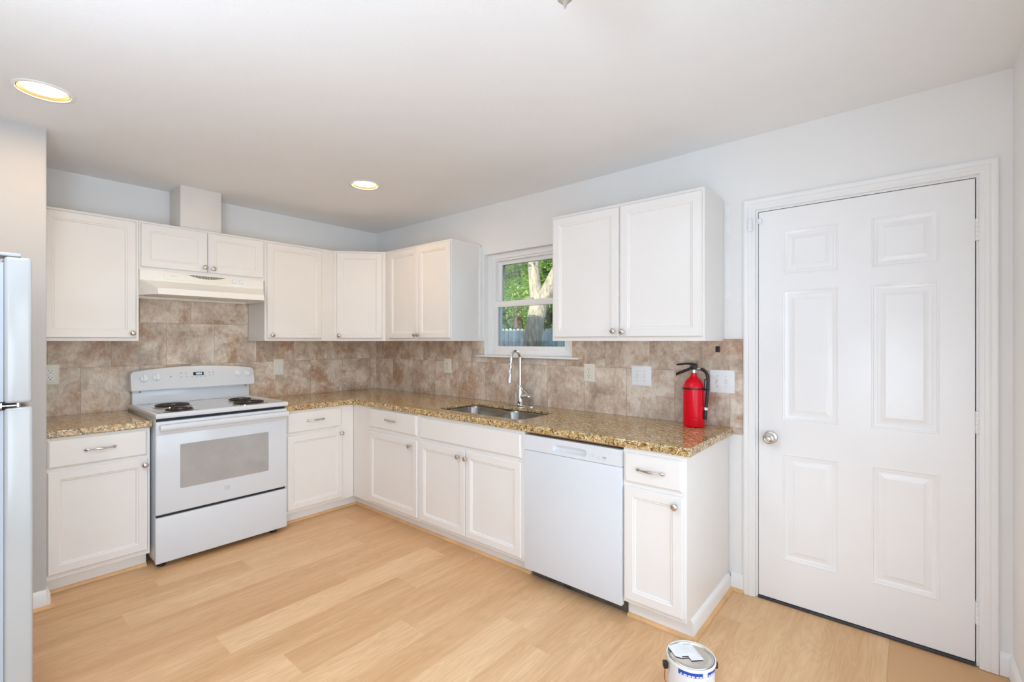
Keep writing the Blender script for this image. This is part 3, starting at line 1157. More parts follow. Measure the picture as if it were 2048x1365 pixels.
# round badge with monogram
bd = MB(STV)
bd.lathe([(.0155, .7236), (.0155, .7246), (.0132, .7246), (.0132, .7236), (.0155, .7236)], (1.6185, 0, .407), 'd', 36, False, False)
bdo = bd.build('badge', 'grey_print', od)
text_mesh('monogram', 'GE', .0175, 'grey_print', bdo, STV(1.6185, .7242, .407), (0, 1, 0), (0, 0, 1), .0004)
MB(STV).box(1.236, 1.996, .66, .705, .306, .3262).build('door_gap', 'black_gap', root)
MB(STV).box(1.2285, 2.0035, .690, .7225, .034, .3085, .005, 3).build('storage_drawer', 'appliance_white', root)
for w, d in ((1.297, .655), (1.960, .655), (1.297, .10), (1.960, .10)):
    MB(STV).lathe([(.022, .0006), (.024, .006), (.020, .014), (.012, .018), (.012, .0365)], (w, d, 0), 'z', 18).build('foot', 'black_rubber', root)

# ------------------------------------------------------------------ range hood
root = thing('range_hood', (0.25, -1.613, 1.668), 'cream under-cabinet range hood with vent slots above the stove', 'range hood')
H0, H1 = 1.2365, 2.002
def hood_loop(z, df, lip=False, ch=0.0):
    if ch:
        return [(H0, .012, z), (H0, .345, z), (H0 + ch, df, z), (H1 - ch, df, z), (H1, .345, z), (H1, .012, z)]
    return [(H0, .012, z), (H0, df - .0001, z), (H0 + .001, df, z), (H1 - .001, df, z), (H1, df - .0001, z), (H1, .012, z)]
mb = MB(STV)
outer = [hood_loop(1.8385, .345), hood_loop(1.772, .345), hood_loop(1.712, .500, True, .060), hood_loop(1.672, .505, True, .060)]
inner = [[(u + (.012 if u < 1.6 else -.012), d + (.012 if d < .1 else -.014), 1.672) for u, d, z in outer[-1]],
         [(u + (.014 if u < 1.6 else -.014), d + (.014 if d < .1 else -.016), 1.690) for u, d, z in outer[-1]]]
mb.loft(outer + inner, True, True)
hb = mb.build('body', 'almond_enamel', root, angle=25)
MB(STV).box(1.30, 1.60, .10, .42, 1.680, 1.6895, .003).box(1.62, 1.93, .10, .42, 1.682, 1.6895, .003).build('filter', 'almond_plastic', root)
vp = MB(STV)
vp.panel(1.470, 1.870, 1.786, 1.8345, .345, [(0, 0), (0, .002), (.003, .0035)])
vpo = vp.build('control_plate', 'almond_plastic', root)
mb = MB(STV)
for i in range(34):
    t = (i + .5) / 34
    w = 1.741 - (1.741 - 1.499) * t
    half = .0215 * (1 - (2 * t - 1) ** 2)
    mb.box(w - .0021, w + .0021, .3484, .3492, 1.829 - half, 1.829)
mb.build('vent_slots', 'black_gap', vpo)
mb = MB(STV)
mb.box(1.800, 1.835, .3483, .3490, 1.809, 1.812)
mb.build('plate_print', 'pale_print', vpo)
for w in (1.446, 1.400):
    MB(STV).lathe([(.0165, .345), (.016, .353), (.0125, .358), (.011, .366), (.008, .368)], (w, 0, 1.811), 'd', 20).build('hood_knob', 'white_plastic', root)

# ------------------------------------------------------------------ dishwasher
root = thing('dishwasher', (2.777, -0.35, 0), 'white dishwasher built in between the sink cabinet and the end cabinet', 'dishwasher')
D0, D1 = 2.462, 3.075
MB(SINK).box(D0 + .004, D1 - .004, .03, .640, .105, .835).build('tub', 'appliance_plastic', root)
MB(SINK).box(2.468, 3.0775, .641, .670, .070, .7505, .004, 3).build('door_panel', 'appliance_white', root)
# control strip with a recessed pocket handle
mb = MB(SINK)
U0, U1, ZA, ZBB = 2.468, 3.0775, .7530, .8365
hx0, hx1, hz0, hz1 = 2.665, 2.878, .7705, .8085
outerp = [(U0, ZA), (U1, ZA), (U1, ZBB), (U0, ZBB)]
bm = mb.bm
def ringv(pts, d):
    return [bm.verts.new(SINK(u, d, z)) for u, z in pts]
rim = rrect(hx0, hx1, hz0, hz1, .016, 4)
ov = ringv(outerp, .670)
rv = ringv(rim, .670)
oe = [bm.edges.new((ov[i], ov[(i + 1) % 4])) for i in range(4)]
re_ = [bm.edges.new((rv[i], rv[(i + 1) % len(rv)])) for i in range(len(rv))]
bmesh.ops.triangle_fill(bm, use_beauty=True, edges=oe + re_)
deep = rrect(hx0 + .006, hx1 - .006, hz0 + .010, hz1 - .002, .012, 4)
dv_ = ringv(deep, .648)
for i in range(len(rv)):
    j = (i + 1) % len(rv)
    bm.faces.new((rv[i], rv[j], dv_[j], dv_[i]))
bm.faces.new(dv_)
bv = ringv(outerp, .641)
for i in range(4):
    j = (i + 1) % 4
    bm.faces.new((ov[i], ov[j], bv[j], bv[i]))
bm.faces.new(bv)
cs = mb.build('control_strip', 'appliance_plastic', root)
mb = MB(SINK)
for (u, z, w) in ((2.915, .795, .009), (2.915, .788, .012), (2.915, .782, .010), (2.949, .786, .009), (2.949, .774, .010), (2.982, .770, .010)):
    mb.box(u - w, u + w, .6702, .6707, z - .0012, z + .0012)
mb.build('control_print', 'pale_print', cs)
MB(SINK).box(2.972, 2.992, .6702, .6709, .779, .7885).build('status_display', 'grey_print', cs)
MB(SINK).box(D0 + .002, D1 - .002, .10, .588, .0008, .102).build('kick_plate', 'dusty_concrete', root)

# ------------------------------------------------------------------ refrigerator
root = thing('refrigerator', (1.46, -3.0, 0), 'white top-freezer refrigerator standing at the left edge, seen from its side', 'refrigerator')
FX0, FX1 = 1.10, 1.85
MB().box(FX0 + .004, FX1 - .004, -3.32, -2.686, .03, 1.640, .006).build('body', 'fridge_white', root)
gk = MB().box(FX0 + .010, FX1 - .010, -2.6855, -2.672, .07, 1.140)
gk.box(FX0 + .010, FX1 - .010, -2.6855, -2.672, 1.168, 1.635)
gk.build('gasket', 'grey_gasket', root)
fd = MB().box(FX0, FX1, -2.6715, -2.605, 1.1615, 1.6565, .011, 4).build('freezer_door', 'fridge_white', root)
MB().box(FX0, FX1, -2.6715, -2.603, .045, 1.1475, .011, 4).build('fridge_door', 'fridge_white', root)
MB().box(FX1 - .11, FX1 - .004, -2.78, -2.630, 1.6572, 1.6700, .005).build('hinge_cover', 'fridge_white', root)
hg = MB()
hg.box(FX1 - .10, FX1 + .001, -2.690, -2.640, 1.1520, 1.1575, .001)
hg.lathe([(.006, 1.1480), (.006, 1.1610)], (FX1 - .018, -2.638, 0), 'z', 12)
hg.box(FX1 - .004, FX1 + .003, -2.715, -2.676, 1.145, 1.166, .001)
hg.build('hinge', 'chrome', root)
MB().box(FX0 + .02, FX1 - .02, -3.28, -2.70, .0006, .0305).build('base_grille', 'black_gap', root)

# ------------------------------------------------------------------ outlets, switches and small wall fittings
def slot_pair(mb, u, z, d):
    mb.box(u - .0085, u - .0062, d, d + .0006, z - .0005, z + .0085)
    mb.box(u + .0062, u + .0085, d, d + .0006, z + .0005, z + .0085)
    mb.lathe([(.0030, 0), (.0030, .0006)], (u, d, z - .0085), 'd', 10)


def outlet(T, u0, u1, z0, z1, label, mat='ivory_plastic', rec='ivory_plastic'):
    u, z = (u0 + u1) / 2, (z0 + z1) / 2
    c = T(u, TT, z)
    rt = thing('wall_outlet', c, label, 'outlet', 'duplex wall outlets')
    MB(T).panel(u0, u1, z0, z1, TT + .0003, [(0, 0), (0, .0025), (.004, .0058), (.006, .0062)]).build('cover_plate', mat, rt)
    for s in (-1, 1):
        zz = z + s * .0215
        pts = [(u + .0185 * math.cos(a) * (1 if abs(math.cos(a)) < .9 else .97), zz + max(-.0145, min(.0145, .0185 * math.sin(a)))) for a in [2 * math.pi * k / 28 for k in range(28)]]
        mb = MB(T).loft([[(p[0], TT + .0060, p[1]) for p in pts], [(p[0], TT + .0080, p[1]) for p in pts]])
        ro = mb.build('receptacle', rec, rt)
        m2 = MB(T)
        slot_pair(m2, u, zz, TT + .0079)
        m2.build('slots', 'slot_dark', ro)
    MB(T).lathe([(.0032, TT + .006), (.0032, TT + .0078), (.0015, TT + .0082)], (u, 0, z), 'd', 12).build('screw', 'silver_metal', rt)


def switch(u0, u1, z0, z1, label):
    u, z = (u0 + u1) / 2, (z0 + z1) / 2
    rt = thing('switch_plate', SINK(u, TT, z), label, 'light switch', 'double light switches')
    MB(SINK).panel(u0, u1, z0, z1, TT + .0003, [(0, 0), (0, .0025), (.004, .0055), (.006, .006)]).build('cover_plate', 'white_plastic', rt)
    for s in (-1, 1):
        us = u + s * .0235
        mb = MB(SINK).box(us - .0052, us + .0052, TT + .0058, TT + .0068, z - .0125, z + .0125)
        fo = mb.build('toggle_frame', 'pale_print', rt)
        t = MB(SINK)
        t.faces([(us - .0042, TT + .0066, z - .010), (us + .0042, TT + .0066, z - .010), (us + .0042, TT + .0066, z + .008), (us - .0042, TT + .0066, z + .008),
                 (us - .0034, TT + .0180, z - .012), (us + .0034, TT + .0180, z - .012), (us + .0034, TT + .0165, z - .004), (us - .0034, TT + .0165, z - .004)],
                [(0, 1, 2, 3), (4, 5, 6, 7), (0, 1, 5, 4), (1, 2, 6, 5), (2, 3, 7, 6), (3, 0, 4, 7)])
        t.build('toggle', 'ivory_plastic', fo)
        for q in (-1, 1):
            MB(SINK).lathe([(.003, TT + .0058), (.003, TT + .007), (.0012, TT + .0074)], (us, 0, z + q * .030), 'd', 10).build('screw', 'silver_metal', rt)


outlet(STV, 2.344, 2.428, 1.094, 1.224, 'ivory wall outlet above the short counter left of the stove', rec='white_plastic')
outlet(STV, 0.934, 1.018, 1.082, 1.216, 'ivory wall outlet on the tile just right of the stove', rec='white_plastic')
outlet(SINK, 1.041, 1.132, 1.092, 1.217, 'ivory wall outlet on the tile between the corner and the faucet')
outlet(SINK, 2.460, 2.542, 1.096, 1.217, 'ivory wall outlet on the tile right of the window sill', rec='ivory_plastic')
switch(2.810, 2.940, 1.092, 1.215, 'white double light switch left of the fire extinguisher')
switch(3.289, 3.420, 1.082, 1.209, 'white double light switch beside the door, partly behind the fire extinguisher hose')

root = thing('wall_hook', (3.333, -TT, 1.325), 'small black bracket on the tile above the fire extinguisher', 'hook')
MB(SINK).box(3.322, 3.344, TT + .0003, TT + .010, 1.310, 1.342, .002).build('plate', 'black_rubber', root)
MB(SINK).box(3.326, 3.340, TT + .0100, TT + .016, 1.310, 1.319, .002).build('prong', 'black_rubber', root)

# ------------------------------------------------------------------ fire extinguisher
EX, EW = 3.231, 0.1025
root = thing('fire_extinguisher', (EX, -EW, CZ1), 'red fire extinguisher with black hose standing at the right end of the counter', 'fire extinguisher')
r = .0575
prof = [(.030, .0006), (r - .006, .0006), (r - .0015, .004), (r, .010), (r, .205)]
for k in range(1, 10):
    a = R(k * 7.6)
    prof.append((.0145 + (r - .0145) * math.cos(a), .205 + .068 * math.sin(a)))
prof += [(.0225, .2755), (.0185, .281), (.0165, .288), (.0165, .300)]
MB().lathe(prof, (EX, -EW, CZ1), 'z', 48).build('cylinder', 'red_paint', root, angle=60)
MB().lathe([(.0150, .2995), (.0172, .301), (.0172, .309), (.0155, .311), (.0155, .318)], (EX, -EW, CZ1), 'z', 24).build('neck_collar', 'silver_metal', root)
ZV = CZ1 + .317
mb = MB()
mb.box(EX - .017, EX + .019, -EW - .013, -EW + .013, ZV, ZV + .027, .004)
valve = mb.build('valve', 'black_enamel', root)
mb = MB()
mb.tube([(EX - .010, -EW, ZV + .012), (EX - .030, -EW - .002, ZV + .002), (EX - .065, -EW - .005, ZV - .013), (EX - .092, -EW - .007, ZV - .025), (EX - .097, -EW - .007, ZV - .034)], [.007, .0075, .0085, .008, .004], 10, 1.4)
mb.build('carry_handle', 'black_enamel', root)
mb = MB()
mb.tube([(EX + .016, -EW, ZV + .028), (EX - .010, -EW, ZV + .034), (EX - .045, -EW - .003, ZV + .034), (EX - .080, -EW - .006, ZV + .029), (EX - .094, -EW - .007, ZV + .026)], [.0055, .0062, .0062, .006, .004], 10, 1.6)
mb.build('squeeze_lever', 'black_enamel', root)
MB().tube([(EX + .015, -EW, ZV + .008), (EX + .040, -EW - .002, ZV + .007)], [.0075, .0082], 14).build('hose_fitting', 'silver_metal', root)
hz = ZV + .006
path = [(EX + .038, -EW - .002, hz), (EX + .052, -EW - .003, hz - .004), (EX + .066, -EW - .004, hz - .015), (EX + .0755, -EW - .005, hz - .033), (EX + .079, -EW - .006, hz - .055),
        (EX + .078, -EW - .006, hz - .085), (EX + .075, -EW - .006, hz - .13), (EX + .071, -EW - .006, hz - .18), (EX + .068, -EW - .006, hz - .215)]
MB().tube(path, [.0078, .0088, .0092, .0092, .0088, .0086, .0084, .0082, .0080], 14).build('hose', 'black_rubber', root)
MB().tube([(EX + .0685, -EW - .006, hz - .210), (EX + .0670, -EW - .006, hz - .224)], .0094, 14).build('hose_band', 'white_plastic', root)
MB().tube([(EX + .0670, -EW - .006, hz - .224), (EX + .0665, -EW - .006, hz - .228), (EX + .0625, -EW - .006, hz - .270), (EX + .0620, -EW - .006, hz - .276)], [.0085, .0098, .0098, .0085], 14).build('nozzle', 'black_rubber', root)
zs = CZ1 + .213
mb = MB()
mb.lathe([(r + .0003, 0), (r + .0028, .001), (r + .0028, .008), (r + .0003, .009), (r + .0001, .009), (r + .0001, 0)], (EX, -EW, zs - .004), 'z', 40, False, False)
mb.build('strap', 'black_rubber', root)
mb = MB()
mb.tube([(EX + r + .001, -EW - .006, zs + .046), (EX + r + .004, -EW - .006, zs + .052), (EX + r + .016, -EW - .006, zs + .055), (EX + r + .028, -EW - .006, zs + .0535)], [.003, .003, .0035, .003], 8)
mb.tube([(EX + r + .003, -EW - .006, zs + .050), (EX + r + .003, -EW - .006, zs - .010)], .0035, 8)
mb.tube([(EX + r, -EW - .010, zs + .0), (EX + r + .014, -EW - .017, zs), (EX + r + .030, -EW - .012, zs + .001)], .004, 8)
mb.build('hose_clip', 'black_rubber', root)
q = Matrix.Rotation(R(25), 4, 'Z')
MB(lambda u, d, z: Vector((EX, -EW, 0)) + q.to_3x3() @ Vector((u, d, 0)) + Vector((0, 0, z))).box(-.009, .009, -r - .0008, -r + .0003, CZ1 + .044, CZ1 + .049).build('stamp', 'slot_dark', root)

# ------------------------------------------------------------------ paint can
PX, PY, PR, PH = 3.5285, -0.998, 0.0845, 0.1945
root = thing('paint_can', (PX, PY, 0), 'sealed gallon paint can with paper sticker on its lid, on the floor', 'paint can')
MB().lathe([(PR - .003, .0006), (PR, .0006), (PR, .006), (PR - .0015, .008), (PR - .0015, PH - .012), (PR - .0015, PH - .011)], (PX, PY, 0), 'z', 56).build('body', 'label_white', root)
MB().lathe([(PR - .0013, PH - .0112), (PR + .0030, PH - .010), (PR + .0034, PH - .002), (PR + .0018, PH + .0006), (PR - .0005, PH + .0002), (PR - .0022, PH - .002), (PR - .0028, PH - .0075), (PR - .006, PH - .0078)], (PX, PY, 0), 'z', 56, False, False).build('rim', 'can_plastic', root)
MB().lathe([(PR - .0045, PH - .0075), (PR - .0046, PH - .0015), (PR - .0066, PH + .0006), (PR - .0092, PH - .0010), (PR - .0108, PH - .0046), (PR - .0135, PH - .0044), (PR - .0185, PH - .0012), (PR - .024, PH - .0006), (.01, PH - .0006)], (PX, PY, 0), 'z', 56, False, True).build('lid', 'tin_metal', root)
vdir = Vector((math.sin(.700435), -math.cos(.700435), 0))   # towards the viewer's side of the can
rdir = Vector((math.cos(.700435), math.sin(.700435), 0))


def CAN(u, d, z):
    return Vector((PX, PY, 0)) + rdir * u + vdir * d + Vector((0, 0, z))


def arc_patch(a0, a1, z0, z1, rr, n=18, slant=0.0):
    mb = MB(CAN)
    vs, fs = [], []
    for i in range(n + 1):
        a = R(a0 + (a1 - a0) * i / n)
        off = slant * i / n
        for (rad, z) in ((rr, z0), (rr, z1), (rr + .0005, z1), (rr + .0005, z0)):
            vs.append((rad * math.sin(a), rad * math.cos(a), z))
    loops = [vs[4 * i:4 * i + 4] for i in range(n + 1)]
    return mb.loft(loops)


RB = PR - .0014
for (b0, b1, words) in ((-52, 8, ((-46, -42), (-38, -30), (-28, -21), (-19, -12), (-8, -2), (0, 6))), (22, 78, ((24, 30), (32, 38), (40, 45)))):
    bo = arc_patch(b0, b1, PH - .030, PH - .0135, RB).build('label_band', 'blue_print', root)
    mb = MB(CAN)
    for a0, a1 in words:
        b = arc_patch(a0, a1, PH - .0285, PH - .0238, RB + .0004, 4)
        me_t = bpy.data.meshes.new('t')
        b.bm.to_mesh(me_t)
        b.bm.free()
        mb.bm.from_mesh(me_t)
        bpy.data.meshes.remove(me_t)
    mb.build('lettering', 'paper_white', bo)
mb = MB(CAN)
for (a0, a1, z0, z1) in ((-14, -13.4, .01, PH - .033), (-4, 5, .140, .142), (-4, 3, .132, .134), (-8, 8, .115, .117), (-8, 10, .108, .110), (18, 34, .150, .1515), (18, 32, .143, .1445), (18, 36, .136, .1375),
                         (48, 56, .148, .152), (48, 58, .140, .143), (46, 60, .125, .127), (46, 58, .117, .119), (18, 30, .120, .1215), (18, 35, .112, .1135), (-40, -22, .09, .092)):
    b = arc_patch(a0, a1, z0, z1, RB, 6)
    me_t = bpy.data.meshes.new('t')
    b.bm.to_mesh(me_t)
    b.bm.free()
    mb.bm.from_mesh(me_t)
    bpy.data.meshes.remove(me_t)
mb.build('label_print', 'pale_print', root)
# paper sticker on the lid
mb = MB(CAN)
ztop = PH + .0016
pts = [(-.0705, -.0505), (-.0155, -.0675), (.0222, -.0670), (.037, .030), (-.010, .0346), (-.0132, .0164), (-.0405, .0205), (-.062, .0092)]
mb.loft([[(u, d, ztop) for u, d in pts], [(u, d, ztop + .0004) for u, d in pts]])
st = mb.build('paper_sticker', 'paper_white', root)
mb = MB(CAN)
zt = ztop + .0005
def dash(u, d, w, h, ang=0):
    c_, s_ = math.cos(R(ang)), math.sin(R(ang))
    vs = []
    for (x, y) in ((-w, -h), (w, -h), (w, h), (-w, h)):
        vs.append((u + x * c_ - y * s_, d + x * s_ + y * c_))
    mb.loft([[(a, b, zt) for a, b in vs], [(a, b, zt + .0002) for a, b in vs]])
dash(.004, -.058, .013, .0038, 0)
for k in range(7):
    dash(-.016 + .0022 * k, -.047 + .0062 * k, .017, .0006, 0)
for k in range(5):
    dash(.019 + .0022 * k, -.036 + .0115 * k, .006, .0016, 0)
for k in range(10):
    a = R(36 * k)
    dash(-.043 + .010 * math.cos(a), -.018 + .008 * math.sin(a), .0022, .0005, math.degrees(a) + 90)
dash(.004, .024, .008, .0008, 0)
dash(.016, .026, .006, .0008, 0)
mb.build('sticker_print', 'pale_print', st)
mb = MB(CAN)
dash(-.0255, .0130, .0125, .0034, -4)
mb.build('sticker_bar', 'black_gap', st)
for s in (-1, 1):
    e = MB(CAN).box(s * (PR + .0105) - .0085, s * (PR + .0105) + .0085 - .004 * (s > 0), -.012, .008, PH - .048, PH - .024, .003).build('handle_ear', 'black_rubber', root)
mb = MB(CAN)
path = [(-(PR + .014), -.002, PH - .034)]
for k in range(0, 13):
    a = R(180 - 15 * k)
    path.append(((PR + .009) * math.cos(a), -.006 - (PR + .004) * math.sin(a), PH - .040 - .148 * math.sin(a) ** .7))
path.append((PR + .012, -.002, PH - .034))
mb.tube(path, .0016, 8)
mb.build('bail_handle', 'red_wire', root)

# ------------------------------------------------------------------ entry door
root = thing('door_1', (3.95, 0.0, 0), kind='structure')
DS0, DS1, DSZ0, DSZ1 = 3.5385, 4.3665, 0.017, 2.059
panels = [(3.651, 3.892, 1.716, 1.950), (4.018, 4.256, 1.716, 1.950), (3.651, 3.892, .963, 1.637), (4.018, 4.256, .963, 1.637), (3.651, 3.892, .234, .787), (4.018, 4.256, .234, .787)]
us = sorted({DS0, DS1, *[p[0] for p in panels], *[p[1] for p in panels]})
zs_ = sorted({DSZ0, DSZ1, *[p[2] for p in panels], *[p[3] for p in panels]})
mb = MB(SINK)
FD = 0.0
for i in range(len(us) - 1):
    for j in range(len(zs_) - 1):
        a, b, c0, c1 = us[i], us[i + 1], zs_[j], zs_[j + 1]
        hit = [p for p in panels if abs(p[0] - a) < 1e-6 and abs(p[2] - c0) < 1e-6]
        if hit:
            mb.panel(a, b, c0, c1, FD, [(0, 0), (.003, .0015), (.007, .0005), (.010, -.0035), (.020, -.0060), (.026, -.0090), (.030, -.0090), (.052, -.0025), (.0535, -.0015)], back=False)
        else:
            mb.faces([(a, FD, c0), (b, FD, c0), (b, FD, c1), (a, FD, c1)], [(0, 1, 2, 3)])
bmesh.ops.remove_doubles(mb.bm, verts=mb.bm.verts[:], dist=1e-5)
mb.faces([(DS0, FD, DSZ0), (DS1, FD, DSZ0), (DS1, FD, DSZ1), (DS0, FD, DSZ1), (DS0, -.04, DSZ0), (DS1, -.04, DSZ0), (DS1, -.04, DSZ1), (DS0, -.04, DSZ1)],
         [(4, 5, 6, 7), (0, 1, 5, 4), (1, 2, 6, 5), (2, 3, 7, 6), (3, 0, 4, 7)])
bmesh.ops.remove_doubles(mb.bm, verts=mb.bm.verts[:], dist=1e-5)
mb.build('door_slab', 'door_paint', root, angle=20)
kb = MB(SINK)
kb.lathe([(.033, .0005), (.0335, .004), (.031, .008), (.016, .012), (.0125, .020), (.0135, .026), (.024, .032), (.0285, .042), (.0285, .052), (.025, .060), (.017, .0645), (.0125, .0630), (.012, .0625)], (3.596, 0, .864), 'd', 36)
ko = kb.build('door_knob', 'brushed_nickel', root)
MB(SINK).lathe([(.0125, .0622), (.0125, .0665), (.010, .068)], (3.596, 0, .864), 'd', 20).box(3.5945, 3.5975, .0675, .0688, .858, .870).build('lock_cylinder', 'silver_metal', ko)
for z in (1.841, 1.029, .227):
    mb = MB(SINK)
    for k in range(5):
        mb.lathe([(.0066, -.0090), (.0070, -.0082), (.0070, .0082), (.0066, .0090)], (4.3735, .0075, z + (k - 2) * .0186), 'z', 14)
    mb.box(4.3672, 4.3700, -.030, .0022, z - .045, z + .045)
    mb.build('hinge', 'trim_paint', root)
# frame: jambs and casing
mb = MB(SINK)
mb.box(3.5235, 3.5345, -.139, -.001, .001, 2.0745).box(4.3705, 4.3785, -.139, -.001, .001, 2.0745).box(3.5345, 4.3705, -.139, -.001, 2.0635, 2.0745)
mb.box(3.5345, 3.55, -.06, -.0415, .001, 2.0635).box(4.355, 4.3705, -.06, -.0415, .001, 2.0635).box(3.55, 4.355, -.06, -.0415, 2.048, 2.0635)
struct(mb.build('trim_11', 'trim_paint', smooth=False))
prof = [(0, 0.0005), (0, .011), (.004, .014), (.014, .014), (.018, .017), (.030, .018), (.036, .0155), (.042, .0175), (.052, .0185), (.0575, .0165), (.0575, .0005)]
CI0, CI1, CIZ = 3.5235, 4.3785, 2.0735
mb = MB(SINK)
rows = []
for (off, h) in prof:
    rows.append([(CI0 - off, h, .0008), (CI0 - off, h, CIZ + off), (CI1 + off, h, CIZ + off), (CI1 + off, h, .0008)])
rws = [[mb.bm.verts.new(SINK(*v)) for v in lp] for lp in rows]
for a, b in zip(rws, rws[1:] + rws[:1]):
    for i in range(3):
        mb.bm.faces.new((a[i], a[i + 1], b[i + 1], b[i]))
mb.bm.faces.new([rw[0] for rw in rws])
mb.bm.faces.new([rw[3] for rw in rws])
struct(mb.build('trim_12', 'trim_paint', angle=20))
struct(MB(SINK).box(3.5345, 4.3705, -.139, .006, .0006, .0125, .002).build('trim_13', 'dark_threshold'))
# alarm contact on the frame, and its magnet on the door
s1 = MB(SINK).box(3.4905, 3.5115, .0190, .031, 1.958, 2.030, .004, 3).build('door_sensor', 'white_plastic')
tag(s1, 'tall white alarm sensor stuck on the door casing at upper left', 'sensor')
s2 = MB(SINK).box(3.5375, 3.5545, .0005, .0150, 1.996, 2.026, .003, 3).build('sensor_magnet', 'white_plastic')
tag(s2, 'tiny white sensor magnet on the door corner beside the tall sensor', 'sensor')

# ------------------------------------------------------------------ window
root = thing('window_1', (1.94, 0.05, 1.25), kind='structure')
RD = -.040
# drywall-return lining is the wall itself; vinyl frame sits back in it
def frame_ring(mb, a, b, c0, c1, w, d0, d1, wb=None, wt=None):
    wb = w if wb is None else wb
    wt = w if wt is None else wt
    mb.box(a, a + w, d0, d1, c0, c1, .002).box(b - w, b, d0, d1, c0, c1, .002)
    mb.box(a + w - .001, b - w + .001, d0, d1, c0, c0 + wb, .002).box(a + w - .001, b - w + .001, d0, d1, c1 - wt, c1, .002)
    return mb
mb = MB(SINK)
frame_ring(mb, WX0 + .001, WX1 - .001, WZ0 + .016, WZ1 - .001, .050, -.135, RD, .036, .040)
frame_ring(mb, WX0 + .045, WX1 - .045, WZ0 + .045, WZ1 - .035, .030, -.135, RD - .012, .020, .022)
mb.build('frame', 'trim_paint', root)
FL0, FL1 = WX0 + .074, WX1 - .074
# upper sash (outer track) and lower sash (inner track)
us_ = MB(SINK)
frame_ring(us_, FL0 + .002, FL1 - .002, 1.655, WZ1 - .056, .040, -.110, -.082, .034, .030)
uo = us_.build('upper_sash', 'trim_paint', root)
MB(SINK).box(FL0 + .035, FL1 - .035, -.100, -.096, 1.680, WZ1 - .080).build('pane', 'window_glass', uo)
ls = MB(SINK)
frame_ring(ls, FL0 - .014, FL1 + .014, WZ0 + .058, 1.690, .040, -.080, -.050, .030, .046)
lo = ls.build('lower_sash', 'trim_paint', root)
MB(SINK).box(FL0 + .020, FL1 - .020, -.068, -.064, WZ0 + .08, 1.650).build('pane', 'window_glass', lo)
MB(SINK).box(1.905, 1.965, -.078, -.052, 1.6895, 1.704, .003).box(1.925, 1.945, -.062, -.045, 1.700, 1.708, .002).build('sash_lock', 'trim_paint', lo)
mb = MB(SINK).box(1.452, 2.425, .0085, .036, 1.2435, 1.2585, .004, 3).box(WX0 + .001, WX1 - .001, -.139, .01, 1.2435, 1.2585)
mb.build('sill', 'trim_paint', root)

# ------------------------------------------------------------------ ceiling lights
for i, (lx, lw) in enumerate(LIGHTS):
    cz = ceil_z(lx)
    root = thing('recessed_light', (lx, -lw, cz), ['lit recessed ceiling light nearest the left partition wall', 'lit recessed ceiling light above the corner, further back'][i], 'ceiling light', 'recessed ceiling lights')
    MB().lathe([(.104, cz - .0008), (.1035, cz - .004), (.098, cz - .007), (.088, cz - .006), (.0845, cz + .002), (.0840, cz + .0015), (.087, cz + .001)], (lx, -lw, 0), 'z', 48, False, False).build('trim_ring', 'almond_enamel', root, angle=40)
    MB().lathe([(.0838, cz - .003), (.080, cz + .052), (.082, cz + .052), (.0843, cz - .002)], (lx, -lw, 0), 'z', 48, False, False).build('baffle', 'baffle_glow', root, angle=60)
    MB().lathe([(.002, cz - .003), (.048, cz - .001), (.068, cz + .005), (.0755, cz + .018), (.0760, cz + .050)], (lx, -lw, 0), 'z', 40).build('bulb', 'lamp_warm', root, angle=60)

LX, LW, LZ = 3.50, 1.80, 2.1985
root = thing('ceiling_lamp', (LX, -LW, LZ), 'ceiling lamp whose finial tip hangs in at the top edge', 'ceiling lamp')
MB().lathe([(.0012, 0), (.0030, .004), (.0042, .009), (.0070, .0135), (.0125, .0185), (.0190, .025), (.022, .036), (.012, .044), (.008, .058)], (LX, -LW, LZ), 'z', 28).build('finial', 'tan_metal', root)
MB().lathe([(.006, .052), (.05, .070), (.095, .115), (.125, .165), (.130, .195)], (LX, -LW, LZ), 'z', 40, True, False).build('glass_bowl', 'lamp_glass', root, angle=60)
MB().lathe([(.133, .192), (.134, .205), (.120, .225), (.070, .255), (.070, 2.474 - LZ)], (LX, -LW, LZ), 'z', 40).build('canopy', 'almond_enamel', root)

# ------------------------------------------------------------------ garden outside the window
struct(MB().box(-14, 12, .15, 26, -.45, -.30).build('ground_outside', 'lawn', smooth=False))
# eave of the house above the window, and the house continuing on both sides
struct(MB().box(-9, 9, -6.2, .65, 2.71, 2.86).build('roof_1', 'siding', smooth=False))
struct(MB().box(-9, -.15, -.02, .14, -.3, 2.7).box(4.63, 9, -.02, .14, -.3, 2.7).build('wall_outside', 'siding', smooth=False))
struct(MB().box(-4, 16, -8.3, -8.1, -.3, 4.1).build('wall_sun_block', 'siding', smooth=False))  # unseen wall added to keep the sun out of the back window

root = thing('picket_fence', (-2.2, 4.1, -.3), 'weathered pale grey board fence across the garden outside the window', 'fence')
mb = MB()
x = -9.0
while x < 4.0:
    zt_ = 1.60 + .02 * random.random() - .028 * (x + 1.8)*.6
    wv = .086
    mb.extrude_poly([(x, -.295), (x + wv, -.295), (x + wv, zt_ - .05), (x + wv * .75, zt_), (x + wv * .25, zt_), (x, zt_ - .05)], 'd', 4.085, 4.103)
    x += .0945
mb.build('boards', 'fence_paint', root, smooth=False)
MB().box(-9, 4, 4.104, 4.14, .1, .19).box(-9, 4, 4.104, 4.14, 1.2, 1.29).build('rails', 'fence_paint', root)


